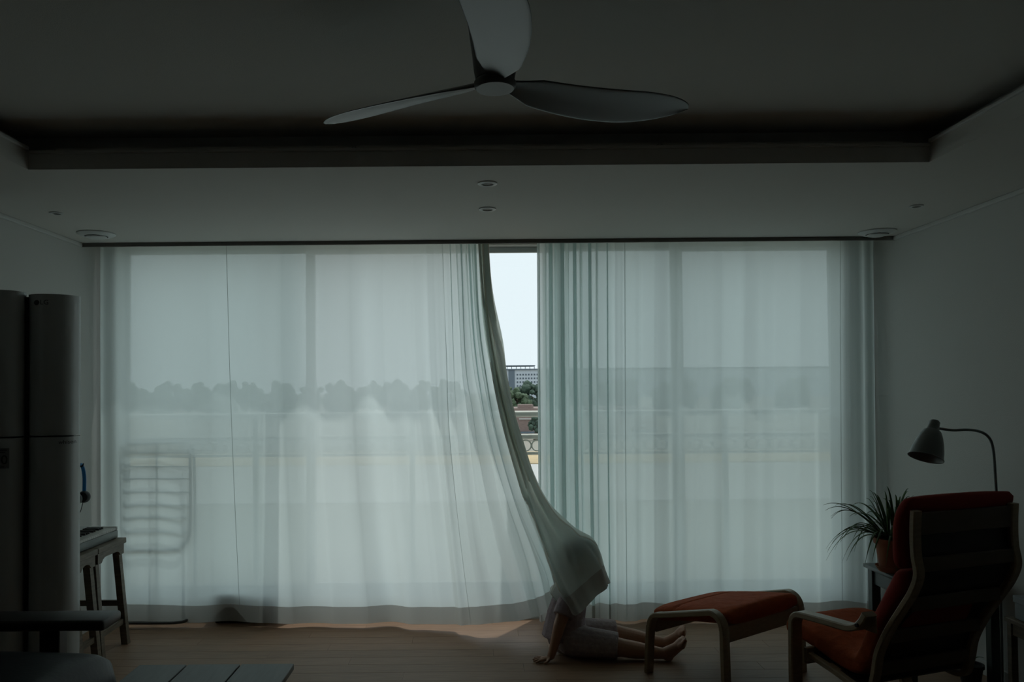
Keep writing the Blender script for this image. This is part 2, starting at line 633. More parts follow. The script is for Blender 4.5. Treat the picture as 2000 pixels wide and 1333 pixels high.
for x0, x1, y0, y1 in ((TX0 - h - .01, TX0 - h, TY0 - h, TY1 + h), (TX1 + h, TX1 + h + .01, TY0 - h, TY1 + h), (TX0 - h, TX1 + h, TY1 + h, TY1 + h + .01), (TX0 - h, TX1 + h, TY0 - h - .01, TY0 - h)):
    box(bm, (x0, y0, ZC + 0.02), (x1, y1, ZT))
box(bm, (XL, CY - 0.012, ZC), (XR, CY, 2.70))        # front of the curtain box
struct('ceiling', bm, M_CEIL)

# mouldings
struct('trim_1', B((XL, YB, ZC - 0.022), (XL + 0.018, CY, ZC), 0.004), M_TRIM)
struct('trim_2', B((XR - 0.018, YB, ZC - 0.022), (XR, CY, ZC), 0.004), M_TRIM)
struct('trim_3', B((XL + 0.001, CY - 0.012, ZC - 0.022), (XR - 0.001, CY + 0.004, ZC + 0.001), 0.002), M_LIP)
struct('trim_4', B((TX0 - 0.012, TY0, ZC + 0.073), (TX0 + 0.012, TY1 - 0.014, ZC + 0.088), 0.004), M_TRIM)
struct('trim_5', B((TX1 - 0.012, TY0, ZC + 0.073), (TX1 + 0.012, TY1 - 0.014, ZC + 0.088), 0.004), M_TRIM)
struct('trim_6', B((TX0, TY1 - 0.010, ZC + 0.062), (TX1, TY1 + 0.006, ZC + 0.075), 0.003), M_CEIL)
struct('baseboard_left', B((XL, YB, 0), (XL + 0.012, YF, 0.07), 0.003), M_TRIM)
struct('baseboard_right', B((XR - 0.012, YB, 0), (XR, YF, 0.07), 0.003), M_TRIM)

# windows: four sashes in one row
def sash(name, x0, x1, y, panes, screen=0.0):
    root = bpy.data.objects.new(name, None)
    C.objects.link(root)
    root['kind'] = 'structure'
    w, d = 0.055, 0.035
    bm = bmesh.new()
    box(bm, (x0, y, WZ0), (x0 + w, y + d, WZ1), 0.004)
    box(bm, (x1 - w, y, WZ0), (x1, y + d, WZ1), 0.004)
    box(bm, (x0 + w, y + .001, WZ1 - 0.035), (x1 - w, y + d - .001, WZ1), 0.004)
    box(bm, (x0 + w, y + .001, WZ0), (x1 - w, y + d - .001, WZ0 + 0.06), 0.004)
    obj('window_frame', bm, M_FRAME, root)
    for k in range(panes):
        yy = y + d / 2 + (k - (panes - 1) / 2) * 0.016
        obj('pane', B((x0 + w, yy - 0.0025, WZ0 + 0.06), (x1 - w, yy + 0.0025, WZ1 - 0.035)), M_GLASS, root)
    if screen:  # mesh layer added outside the sash to weaken the sun here
        me = bpy.data.meshes.new('dimming_screen')
        ys = y + d + screen
        me.from_pydata([(x0 + w, ys, WZ0 + 0.02), (x1 - w, ys, WZ0 + 0.02), (x1 - w, ys, WZ1 - 0.02), (x0 + w, ys, WZ1 - 0.02)], [], [(0, 1, 2, 3)])
        obj('dimming_screen', me, M_SCREEN, root)
    return root


sash('window_1', WX0, -1.04, 5.045, 2, 0.06)
sash('window_2', -1.10, 0.52, 5.085, 1)
sash('window_3', 0.47, 1.30, 5.045, 2, 0.06)
sash('window_4', 1.235, WX1, 5.085, 2, 0.03)

# fittings in the ceiling -------------------------------------------------
def diffuser(x, y, label):
    t = thing('air_diffuser', label, 'vent', (x, y, ZC), 0, 'round vents in the ceiling by the curtain')
    bm = bmesh.new()
    lathe(bm, [(0.100, 0.0), (0.100, -0.006), (0.082, -0.016), (0.060, -0.018), (0.060, -0.008), (0.066, 0.0)], 40)
    obj('rim', bm, M_WHITE, t, 'auto')
    bm = bmesh.new()
    lathe(bm, [(0.0, -0.030), (0.035, -0.030), (0.052, -0.025), (0.055, -0.020), (0.0, -0.018)], 36)
    obj('centre_disc', bm, M_WHITE, t, 'auto')
    bm = bmesh.new()
    lathe(bm, [(0.066, -0.001), (0.0, -0.001), (0.0, -0.018), (0.02, -0.018), (0.02, -0.003)], 24)
    obj('dark_throat', bm, M_BLACK, t)


p = at(188, 455, 4.37)
diffuser(p.x, 4.37, 'white round ceiling vent above the air conditioner corner')
p = at(1713, 440, 4.50)
diffuser(p.x, 4.50, 'white round ceiling vent above the potted plant and reading lamp')


def downlight(x, y, label, r=0.042, lit_ring=True, group=None):
    t = thing('downlight', label, 'downlight', (x, y, ZC), 0, group)
    bm = bmesh.new()
    lathe(bm, [(r, 0.0), (r, -0.004), (r * 0.82, -0.007), (r * 0.62, -0.006), (r * 0.55, 0.0)], 32)
    obj('ring', bm, M_WHITE, t, 'auto')
    bm = bmesh.new()
    lathe(bm, [(r * 0.60, -0.002), (r * 0.30, -0.004), (0.0, -0.0045)], 24)
    obj('lens', bm, M_BLACK if lit_ring else M_LIP, t)


def on_ceiling(u, v):
    d = at(u, v, 1.0)
    k = (ZC - 1.4) / (d.z - 1.4)
    return d.x * k, k


for u, v, lb, lr in ((952, 358, 'small ceiling fitting with pale ring and dark centre, nearer the fan', True),
                     (952, 408, 'small dull ceiling fitting nearer the curtain gap', False)):
    x, y = on_ceiling(u, v)
    downlight(x, y, lb, 0.042, lr)
for u, v, lb in ((110, 416, 'small ceiling sprinkler plate above the air conditioner'), (1790, 402, 'small ceiling sprinkler plate above the reading lamp')):
    x, y = on_ceiling(u, v)
    downlight(x, y, lb, 0.032, False)

# light battens lying in the ceiling recess
for x0, x1, lb in ((-1.68, -0.50, 'thin light batten in ceiling recess, on the air conditioner side'), (-0.48, 0.72, 'thin light batten in ceiling recess behind the fan'), (0.74, 1.70, 'thin light batten in ceiling recess, on the armchair side')):
    t = thing('light_batten', lb, 'light', ((x0 + x1) / 2, TY1 + 0.045, ZC + 0.02), 0, 'battens in the ceiling recess')
    L = (x1 - x0) / 2
    obj('batten_body', B((-L, -0.015, 0), (L, 0.015, 0.075), 0.003), M_CEIL, t)
    obj('end_cap', B((-L - 0.006, -0.013, 0.002), (-L, 0.013, 0.07), 0.002), M_LIP, t)
    obj('end_cap', B((L, -0.013, 0.002), (L + 0.006, 0.013, 0.07), 0.002), M_LIP, t)

# ------------------------------------------------------------------ ceiling fan
FX, FY, FZ = 0.05, 2.10, 2.20
fan = thing('ceiling_fan', 'grey three-bladed ceiling fan hanging from the raised ceiling', 'ceiling fan', (FX, FY, FZ))
bm = bmesh.new()
lathe(bm, [(0.0, 0.004), (0.050, 0.004), (0.055, 0.010), (0.056, 0.022), (0.050, 0.030), (0.0, 0.030)], 40)
obj('hub_cap', bm, M_FANHUB, fan, 'auto')
bm = bmesh.new()
lathe(bm, [(0.0, 0.030), (0.052, 0.030), (0.056, 0.05), (0.060, 0.09), (0.070, 0.17), (0.085, 0.235), (0.088, ZT - FZ - 0.001), (0.0, ZT - FZ - 0.001)], 40)
obj('motor_housing', bm, M_FANHUB, fan, 'auto')


def blade_mesh():
    n, m = 40, 14
    P = np.zeros((n, 2 * m, 3))
    for i in range(n):
        t = i / (n - 1)
        r = 0.035 + 0.605 * t
        if t < 0.16:
            ch = 0.040 + 0.075 * (t / 0.16) ** 1.1
        else:
            q = (t - 0.16) / 0.84
            ch = 0.115 + 0.050 * math.sin(PI * min(1, q * 1.05) * 0.70)
            if q > 0.55:
                ch *= max(0.02, max(0, 1 - ((q - 0.55) / 0.45) ** 2.4) ** 0.6)
        pitch = math.radians(17 - 4 * t)
        sweep = 0.026 * math.sin(PI * t) - 0.03 * t * t
        lift = 0.020 + 0.014 * t
        for k in range(2 * m):
            a = 2 * PI * k / (2 * m)
            x = math.cos(a) * ch / 2
            th = math.sin(a) * 0.006 * (1 - 0.55 * t) + 0.007 * (1 - (2 * x / max(ch, 1e-4)) ** 2) * (1 - 0.5 * t)
            yy = x + sweep
            P[i, k] = (r, yy * math.cos(pitch) + th * math.sin(pitch), lift - yy * math.sin(pitch) + th * math.cos(pitch))
    me = grid_mesh('blade', P, M_FAN, close_u=True)
    return me


bl = blade_mesh()
for k, a in enumerate((147, 27, 267)):
    o = obj('blade', bl, M_FAN, fan)
    o.rotation_euler = (0, 0, math.radians(a))

# ------------------------------------------------------------------ person on the floor
HEAD = Vector((0.545, 4.285, 0.485))
person = thing('person', 'child in mauve short-sleeved shirt and shorts sitting barefoot under the curtain', 'person', (0.47, 4.28, 0))


def V(x, y, z):
    return Vector((x - 0.47, y - 4.28, z))


bm = bmesh.new()
# trunk
ellipsoid(bm, V(0.465, 4.28, 0.095), (0.095, 0.115, 0.085))
capsule(bm, V(0.455, 4.28, 0.10), 0.088, V(0.465, 4.28, 0.20), 0.082)
capsule(bm, V(0.465, 4.28, 0.20), 0.082, V(0.475, 4.28, 0.285), 0.082)
capsule(bm, V(0.472, 4.20, 0.315), 0.045, V(0.472, 4.36, 0.315), 0.045)
capsule(bm, V(0.482, 4.28, 0.31), 0.045, V(0.51, 4.28, 0.41), 0.036)
# head
hm = V(*HEAD)
ellipsoid(bm, hm + Vector((-0.012, 0, 0.02)), (0.088, 0.074, 0.086))
ellipsoid(bm, hm + Vector((0.022, 0, -0.035)), (0.058, 0.056, 0.062))
ellipsoid(bm, hm + Vector((0.084, 0, -0.022)), (0.014, 0.010, 0.012))      # nose
ellipsoid(bm, hm + Vector((0.074, 0, -0.055)), (0.010, 0.020, 0.007))      # mouth
for s in (-1, 1):
    ellipsoid(bm, hm + Vector((-0.012, s * 0.074, -0.012)), (0.016, 0.008, 0.024))
    ellipsoid(bm, hm + Vector((0.055, s * 0.040, -0.038)), (0.022, 0.020, 0.020))
# near arm, hand on the floor behind, fingers pointing back
capsule(bm, V(0.462, 4.195, 0.318), 0.040, V(0.405, 4.145, 0.185), 0.031)
capsule(bm, V(0.405, 4.145, 0.185), 0.031, V(0.372, 4.150, 0.060), 0.022)
capsule(bm, V(0.372, 4.150, 0.060), 0.022, V(0.360, 4.150, 0.028), 0.020)
capsule(bm, V(0.362, 4.150, 0.022), 0.020, V(0.325, 4.152, 0.014), 0.022, squash=((0, 0, 1), 0.55))
for dy, ln, bend in ((-0.024, 0.040, 0.0), (-0.009, 0.050, 0.0), (0.007, 0.052, 0.0), (0.022, 0.042, 0.0)):
    a = V(0.322, 4.152 + dy * 0.85, 0.015)
    b = V(0.322 - ln * 0.5, 4.152 + dy * 1.25, 0.015)
    c = V(0.322 - ln, 4.152 + dy * 1.5, 0.008)
    capsule(bm, a, 0.0075, b, 0.0070, 10)
    capsule(bm, b, 0.0070, c, 0.0058, 10)
capsule(bm, V(0.352, 4.135, 0.018), 0.009, V(0.338, 4.112, 0.011), 0.0075, 10)
capsule(bm, V(0.338, 4.112, 0.011), 0.0075, V(0.322, 4.102, 0.008), 0.0062, 10)
# far arm, hand on the floor beside the hip
capsule(bm, V(0.475, 4.365, 0.318), 0.040, V(0.530, 4.425, 0.190), 0.031)
capsule(bm, V(0.530, 4.425, 0.190), 0.031, V(0.570, 4.435, 0.060), 0.022)
capsule(bm, V(0.570, 4.435, 0.060), 0.022, V(0.578, 4.436, 0.030), 0.020)
capsule(bm, V(0.578, 4.436, 0.024), 0.020, V(0.610, 4.440, 0.014), 0.022, squash=((0, 0, 1), 0.55))
for dy, ln in ((-0.022, 0.042), (-0.007, 0.052), (0.009, 0.050), (0.024, 0.040)):
    a = V(0.614, 4.440 + dy * 0.85, 0.015)
    b = V(0.614 + ln * 0.5, 4.440 + dy * 1.25, 0.015)
    c = V(0.614 + ln, 4.440 + dy * 1.5, 0.008)
    capsule(bm, a, 0.0075, b, 0.0070, 10)
    capsule(bm, b, 0.0070, c, 0.0058, 10)
capsule(bm, V(0.592, 4.425, 0.018), 0.009, V(0.606, 4.402, 0.010), 0.0070, 10)
# legs
LEGS = ((4.215, 4.165, 4.150, -0.02), (4.345, 4.355, 4.300, 0.03))
for hy, ky, ay, dz in LEGS:
    up = 0.0 if hy < 4.28 else 0.012
    kx = 0.715 if hy < 4.28 else 0.735
    ax = 0.945 if hy < 4.28 else 0.985
    capsule(bm, V(0.49, hy, 0.075), 0.072, V(kx, ky, 0.066 + up), 0.049)
    capsule(bm, V(kx, ky, 0.066 + up), 0.047, V(kx + 0.09, (ky * 0.6 + ay * 0.4), 0.052 + up), 0.044)
    capsule(bm, V(kx + 0.09, (ky * 0.6 + ay * 0.4), 0.052 + up), 0.044, V(ax, ay, 0.036 + up * .5), 0.027)
    # foot pointing up and out
    an = V(ax, ay, 0.036 + up * .5)
    heel = an + Vector((0.022, 0, -0.010))
    fd = Vector((0.54, -0.26, 0.80)).normalized() if hy < 4.28 else Vector((0.56, -0.12, 0.82)).normalized()
    sole = Vector((fd.z, 0, -fd.x))
    ellipsoid(bm, heel, (0.029, 0.028, 0.028))
    ball = heel + fd * 0.095 + sole * 0.012
    capsule(bm, heel, 0.027, ball, 0.030, squash=(sole, 0.9))
    capsule(bm, an, 0.029, ball - fd * 0.02, 0.025)
    side = fd.cross(sole).normalized()
    for q, (w, l, r) in enumerate(((-0.026, 0.030, 0.0120), (-0.009, 0.032, 0.0088), (0.006, 0.028, 0.0084), (0.019, 0.023, 0.0078), (0.030, 0.017, 0.0072))):
        sg = -1 if hy > 4.28 else 1
        a = ball + side * w * sg * 0.9 + fd * 0.004
        b = ball + side * w * sg * 1.05 + fd * (l + 0.004) - sole * 0.004
        capsule(bm, a, r * 1.15, b, r, 10)
    capsule(bm, ball - side * 0.022, 0.021, ball + side * 0.022, 0.019)
body = fuse('body', bm, 0.0036, M_SKIN, person, 5)

# shirt
bm = bmesh.new()
capsule(bm, V(0.440, 4.28, 0.085), 0.118, V(0.455, 4.28, 0.20), 0.104, flat0=True, squash=((0, 1, 0), 1.10))
capsule(bm, V(0.455, 4.28, 0.20), 0.104, V(0.476, 4.28, 0.285), 0.093, squash=((0, 1, 0), 1.08))
capsule(bm, V(0.472, 4.19, 0.318), 0.055, V(0.472, 4.37, 0.318), 0.055)
capsule(bm, V(0.480, 4.28, 0.32), 0.060, V(0.492, 4.28, 0.365), 0.047, flat1=True)
capsule(bm, V(0.464, 4.195, 0.320), 0.053, V(0.425, 4.155, 0.232), 0.054, flat1=True)
capsule(bm, V(0.475, 4.365, 0.320), 0.053, V(0.510, 4.408, 0.240), 0.054, flat1=True)
obj_shirt = fuse('shirt', bm, 0.005, M_SHIRT, person, 4)
# shorts
bm = bmesh.new()
capsule(bm, V(0.452, 4.28, 0.105), 0.105, V(0.462, 4.28, 0.13), 0.103, squash=((0, 1, 0), 1.08))
for hy, ky, ay, dz in LEGS:
    up = 0.0 if hy < 4.28 else 0.012
    kx = 0.715 if hy < 4.28 else 0.735
    capsule(bm, V(0.48, hy, 0.088), 0.084, V(kx - 0.005, ky, 0.074 + up), 0.068, flat1=True)
shorts = fuse('shorts', bm, 0.005, M_SHORTS, person, 4)
for v in shorts.data.vertices:
    v.co.z = max(v.co.z, 0.002)
for v in body.data.vertices:
    v.co.z = max(v.co.z, 0.001)
# hair
bm = bmesh.new()
ellipsoid(bm, hm + Vector((-0.020, 0, 0.026)), (0.092, 0.080, 0.090))
ellipsoid(bm, hm + Vector((-0.050, 0, -0.030)), (0.050, 0.066, 0.070))
capsule(bm, hm + Vector((-0.085, -0.02, -0.04)), 0.022, hm + Vector((-0.100, -0.03, -0.125)), 0.010)
hair = fuse('hair', bm, 0.005, M_HAIR, person, 3)
for s in (-1, 1):
    bm = bmesh.new()
    ellipsoid(bm, hm + Vector((0.064, s * 0.028, 0.004)), (0.010, 0.012, 0.008), u=12, v=8)
    obj('eye', bm, M_EYE, person, True)

# ------------------------------------------------------------------ curtains
def push_out(P, c, r):
    """keeps cloth outside an ellipsoid"""
    d = (P - np.array(c)) / np.array(r)
    L = np.linalg.norm(d, axis=-1, keepdims=True)
    k = np.where(L < 1, 1 / np.maximum(L, 1e-3), 1.0)
    return np.array(c) + d * k * np.array(r)


def normals(P):
    du = np.gradient(P, axis=0)
    dv = np.gradient(P, axis=1)
    n = np.cross(du, dv)
    return n / np.maximum(np.linalg.norm(n, axis=-1, keepdims=True), 1e-9)


def resample(pts, T):
    p = np.array([tuple(q) for q in smooth_path(pts, 12)])
    L = np.concatenate([[0], np.cumsum(np.linalg.norm(np.diff(p, axis=0), axis=1))])
    t = np.linspace(0, L[-1], T)
    return np.stack([np.interp(t, L, p[:, k]) for k in range(3)], -1)


def fold(x):
    """soft-cornered wave between -1 and 1"""
    s = np.sin(x)
    return np.sign(s) * np.abs(s) ** 0.75


def build_curtain(keys, S, T, ripple, after, label, hem_rows, seams, facing=None, lateral=None):
    sk = [k[0] for k in keys]
    rows = np.array([resample([at(*q) for q in k[1]], T) for k in keys])      # (k, T, 3)
    s = np.linspace(0, 1, S)
    P = hermite(sk, rows.reshape(len(sk), -1), s).reshape(S, T, 3)
    N = normals(P)
    N = np.where(N[..., 1:2] > 0, -N, N)
    t = np.linspace(0, 1, T)
    P = P + N * ripple(s[:, None], t[None, :])[..., None]
    if lateral:
        P[..., 0] += lateral(s[:, None], t[None, :])
    P = after(P)
    P[..., 2] = np.maximum(P[..., 2], 0.006)
    me = grid_mesh('sheer_curtain', P[:, :T - hem_rows + 1], M_SHEER)
    o = obj('sheer_curtain', me, None)
    tag(o, label, 'curtain', 'sheer curtains at the window')
    obj('hem', grid_mesh('hem', P[:, T - hem_rows:], M_HEM), None, o)
    if facing:
        i = int(facing * (S - 1))
        F = P[i:].copy()
        N2 = normals(P)[i:]
        N2 = np.where(N2[..., 1:2] > 0, N2, -N2)
        obj('turned_back_edge', grid_mesh('turned_back_edge', F + N2 * 0.006, M_FACING), None, o)  # offset copy of the edge, added behind it so less light passes
    for sv in seams:
        i = int(sv * (S - 1))
        q = P[i:i + 2, 2:-1].copy()
        e = q[1] - q[0]
        e /= np.linalg.norm(e, axis=-1, keepdims=True)
        q[1] = q[0] + e * 0.004
        q[..., 1] -= 0.0025
        obj('seam', grid_mesh('seam', q, M_SEAM), None, o)
    return P


KL = [
    (0.000, [(197, 437, 4.86), (198, 800, 4.86), (199, 1207, 4.86)]),
    (0.050, [(258, 437, 4.84), (260, 800, 4.84), (268, 1214, 4.83)]),
    (0.170, [(443, 437, 4.84), (449, 700, 4.84), (458, 950, 4.83), (470, 1217, 4.81)]),
    (0.300, [(612, 437, 4.84), (616, 700, 4.84), (630, 950, 4.82), (652, 1218, 4.80)]),
    (0.410, [(740, 437, 4.84), (746, 700, 4.83), (764, 950, 4.80), (794, 1219, 4.75)]),
    (0.500, [(830, 437, 4.84), (835, 650, 4.83), (843, 800, 4.82), (860, 950, 4.78), (890, 1221, 4.68)]),
    (0.570, [(872, 437, 4.84), (880, 700, 4.82), (885, 842, 4.80), (898, 983, 4.74), (910, 1085, 4.68), (928, 1221, 4.60)]),
    (0.650, [(900, 437, 4.84), (912, 700, 4.80), (927, 801, 4.78), (942, 902, 4.74), (968, 1044, 4.66), (993, 1130, 4.60), (1018, 1212, 4.55)]),
    (0.720, [(916, 437, 4.84), (928, 650, 4.80), (946, 780, 4.76), (968, 880, 4.71), (1000, 990, 4.64), (1034, 1090, 4.57), (1060, 1201, 4.52)]),
    (0.780, [(927, 437, 4.84), (937, 620, 4.80), (955, 750, 4.76), (978, 860, 4.69), (1010, 970, 4.60), (1045, 1060, 4.53), (1070, 1120, 4.50), (1084, 1182, 4.49)]),
    (0.830, [(935, 437, 4.83), (945, 600, 4.80), (962, 720, 4.76), (985, 830, 4.69), (1013, 930, 4.60), (1038, 1000, 4.52), (1060, 1060, 4.45), (1078, 1110, 4.40), (1093, 1155, 4.39)]),
    (0.880, [(941, 437, 4.82), (950, 600, 4.80), (968, 720, 4.76), (990, 820, 4.69), (1016, 910, 4.60), (1037, 985, 4.50), (1056, 1042, 4.38), (1076, 1102, 4.24), (1095, 1152, 4.15), (1124, 1202, 4.10)]),
    (0.940, [(947, 437, 4.81), (956, 590, 4.79), (975, 720, 4.75), (996, 820, 4.68), (1022, 905, 4.59), (1048, 970, 4.50), (1083, 1028, 4.36), (1113, 1068, 4.22), (1137, 1122, 4.13), (1158, 1174, 4.11)]),
    (0.975, [(950, 437, 4.80), (960, 580, 4.78), (981, 690, 4.76), (1001, 800, 4.70), (1027, 890, 4.62), (1049, 950, 4.54), (1082, 1005, 4.43), (1122, 1042, 4.31), (1152, 1075, 4.22), (1172, 1112, 4.17), (1183, 1148, 4.16)]),
    (1.000, [(952, 437, 4.80), (964, 560, 4.79), (985, 660, 4.78), (1003, 770, 4.74), (1030, 870, 4.66), (1048, 930, 4.60), (1075, 985, 4.51), (1120, 1028, 4.40), (1158, 1050, 4.34), (1175, 1080, 4.29), (1184, 1110, 4.26), (1195, 1138, 4.23)]),
]


def ripple_left(s, t):
    calm = 0.35 + 0.65 * np.clip((s - 0.10) / 0.06, 0, 1)
    flat = 0.014 * np.sin(26 * s + 0.8) + 0.016 * fold(58 * s + 1.1 + 0.4 * t) + 0.007 * np.sin(104 * s + 2) + 0.006 * np.sin(83 * s - 1.5 * t)
    flat = flat * calm
    left = np.exp(-(s / 0.035) ** 2) * 0.022 * np.sin(190 * s)
    bunch = 0.024 * fold(100 * s - 0.3) + 0.010 * np.sin(61 * s)
    w = 1 / (1 + np.exp(-(s - 0.50) / 0.025))
    a = flat * (1 - w) + bunch * w
    cover = 1 / (1 + np.exp(-(s - 0.80) / 0.02))
    low = np.clip((t - 0.55) / 0.25, 0, 1)
    a = a * (1 - 0.75 * cover * low) * (1 - 0.45 * w * low)
    a = a + cover * low * (0.011 * fold(118 * s - 6 * t) + 0.006 * np.sin(205 * s + 4 * t))
    return a * (0.55 + 0.45 * np.clip(t * 4, 0, 1)) + left


def after_left(P):
    h = np.array([HEAD.x - 0.012, HEAD.y, HEAD.z + 0.012])
    Q = P.copy()
    for _ in range(2):
        Q = push_out(Q, h, (0.115, 0.100, 0.118))
        Q = push_out(Q, (0.515, 4.285, 0.40), (0.090, 0.085, 0.13))
        Q = push_out(Q, (0.472, 4.28, 0.315), (0.085, 0.165, 0.075))
        Q = push_out(Q, (0.46, 4.28, 0.20), (0.125, 0.135, 0.16))
    near = (np.abs(P[..., 1] - 4.3) < 0.35) & (P[..., 2] < 0.95)
    for _ in range(3):                                  # ease the pressed cloth
        A = Q.copy()
        A[1:-1, 1:-1] = 0.25 * (Q[:-2, 1:-1] + Q[2:, 1:-1] + Q[1:-1, :-2] + Q[1:-1, 2:])
        Q = np.where(near[..., None], 0.5 * Q + 0.5 * A, Q)
    return Q


build_curtain(KL, 520, 170, ripple_left, after_left, 'white sheer curtain pulled aside and draped over the sitting child', 8, (0.168, 0.555), 0.815,
              lambda s, t: 0.012 * np.sin(2 * (100 * s - 0.3)) * np.clip((s - 0.5) / 0.06, 0, 1) * np.clip((0.84 - s) / 0.04, 0, 1) * (1 - 0.6 * t))

KR = [
    (0.00, [(1048, 437, 4.83), (1050, 800, 4.83), (1053, 1212, 4.82)]),
    (0.24, [(1130, 437, 4.83), (1132, 800, 4.83), (1138, 1213, 4.82)]),
    (0.42, [(1222, 437, 4.83), (1223, 800, 4.83), (1226, 1213, 4.82)]),
    (0.58, [(1340, 437, 4.83), (1341, 800, 4.83), (1343, 1212, 4.82)]),
    (0.75, [(1500, 437, 4.83), (1501, 800, 4.83), (1503, 1211, 4.82)]),
    (0.88, [(1640, 437, 4.83), (1642, 800, 4.83), (1645, 1209, 4.82)]),
    (0.94, [(1680, 437, 4.84), (1683, 800, 4.84), (1688, 1208, 4.84)]),
    (1.00, [(1712, 437, 4.87), (1716, 800, 4.87), (1722, 1206, 4.87)]),
]


def ripple_right(s, t):
    bunch = 0.046 * fold(92 * s + 0.4) + 0.012 * np.sin(53 * s)
    flat = 0.014 * np.sin(34 * s + 0.6) + 0.016 * fold(62 * s + 0.3 * t) + 0.006 * np.sin(131 * s) + 0.005 * np.sin(97 * s + t)
    w = 1 / (1 + np.exp(-(s - 0.36) / 0.03))
    e = np.clip((s - 0.90) / 0.04, 0, 1)
    a = bunch * (1 - w) + flat * w + e * 0.020 * fold(150 * s)
    return a * (0.7 + 0.3 * np.clip(t * 4, 0, 1))


build_curtain(KR, 460, 120, ripple_right, lambda P: P, 'white sheer curtain hanging straight behind footstool and armchair', 6, (0.415, 0.885), None,
              lambda s, t: 0.020 * np.sin(2 * (92 * s + 0.4)) * np.clip((0.40 - s) / 0.06, 0, 1) * np.clip(s / 0.03, 0, 1))

rail = thing('curtain_rail', 'slim white curtain rail hidden above the sheer curtains', 'curtain rail', (0, 4.83, 2.47))
obj('track', B((-2.31, -0.016, 0), (2.43, 0.016, 0.022), 0.003), M_WHITE, rail)
for x in (-2.0, -0.7, 0.7, 2.0):
    obj('bracket', B((x - 0.02, -0.01, 0.022), (x + 0.02, 0.01, 0.229)), M_WHITE, rail)

# folded drying rack behind the curtain
rack = thing('drying_rack', 'folded clothes drying rack leaning behind the left sheer curtain', 'drying rack')
YR = 4.876
bm = bmesh.new()
tube(bm, smooth_path([at(250, 1218, 4.785), at(300, 1218, 4.785), at(345, 1217, 4.79), at(366, 1211, 4.815), at(377, 1190, 4.85), at(380, 1160, YR), at(381, 1050, YR + .01), at(379, 900, YR + .02), at(372, 872, YR + .02), at(350, 866, YR + .02), at(252, 868, YR + .02)], 6), 0.009, 8)
obj('outer_frame', bm, M_RACK, rack, True)
bm = bmesh.new()
tube(bm, smooth_path([at(247, 1075, YR - .018), at(300, 1075, YR - .018), at(340, 1074, YR - .018), at(362, 1062, YR - .018), at(371, 1035, YR - .018), at(372, 950, YR - .012), at(371, 885, YR - .01)], 6), 0.009, 8)
obj('wing_frame', bm, M_RACK, rack, True)
for v in (885, 912, 936, 962, 988, 1012, 1040):
    bm = bmesh.new()
    tube(bm, [at(247, v, YR - .016), at(371, v, YR - .016)], 0.0045, 6)
    obj('rod', bm, M_RACKROD, rack, True)
for u in (247, 306):
    bm = bmesh.new()
    tube(bm, [at(u, 1217, YR - .01), at(u, 868, YR + .005)], 0.006, 6)
    obj('upright', bm, M_RACKROD, rack, True)
bx_ = thing('storage_box', 'low dark box standing on the floor behind the left curtain', 'box', (-1.42, 4.915, 0))
obj('box_body', B((-0.20, -0.035, 0.0), (0.20, 0.035, 0.17), 0.01), M_BLACK, bx_)
obj('lid', B((-0.205, -0.038, 0.17), (0.205, 0.038, 0.19), 0.006), M_BLACK, bx_)

# ------------------------------------------------------------------ air conditioner
ac = thing('air_conditioner', 'tall pale floor-standing air conditioner with two rounded columns', 'air conditioner', (-2.105, 3.700, 0), math.radians(25))


def ac_column(name, x0, x1, z0, z1, yfront, r=0.055):
    """panel with a rounded front, seen from above as a D"""
    bm = bmesh.new()
    n = 20
    w = x1 - x0
    prof = []
    for k in range(n + 1):
        t = k / n
        e = abs(2 * t - 1)
        prof.append((x0 + w * t, yfront + 0.075 * (e ** 3.2)))
    prof += [(x1 - 0.004, 0.03), (x0 + 0.004, 0.03)]
    lo = [bm.verts.new((a, b, z0)) for a, b in prof]
    hi = [bm.verts.new((a, b, z1)) for a, b in prof]
    m = len(prof)
    for k in range(m):
        bm.faces.new((lo[k], lo[(k + 1) % m], hi[(k + 1) % m], hi[k]))
    bm.faces.new(hi)
    bm.faces.new(lo[::-1])
    return obj(name, bm, M_AC, ac, 'auto')


obj('rear_body', B((-0.150, -0.03, 0.02), (0.205, 0.095, 1.845), 0.03, 3), M_AC, ac, 'auto')
obj('foot_plate', B((-0.185, -0.13, 0.0), (0.222, 0.095, 0.025), 0.01), M_BLACK, ac)
SPLIT = 1.212
for x0, x1, tp in ((-0.195, 0.004, 1.872), (0.014, 0.229, 1.862)):
    up_ = ac_column('upper_panel', x0, x1, SPLIT + 0.004, tp, -0.135)
    lo_ = ac_column('lower_panel', x0, x1, 0.025, SPLIT - 0.004, -0.135)
obj('groove', B((0.002, -0.075, 0.03), (0.016, 0.0, 1.85)), M_BLACK, ac)
FM = Matrix.Rotation(PI / 2, 4, 'X')


def wrap(o, x0, x1, lift):
    """lays flat print on the rounded panel between x0 and x1"""
    m = o.matrix_basis.copy()
    pts = [m @ v.co for v in o.data.vertices]
    ym = min(p.y for p in pts)
    o.matrix_basis = Matrix.Identity(4)
    for v, p in zip(o.data.vertices, pts):
        e = abs(2 * (p.x - x0) / (x1 - x0) - 1)
        p.y = -0.135 + 0.075 * e ** 3.2 - lift - (0.0006 if p.y < ym + 0.0004 else 0.0)
        v.co = p
    return o


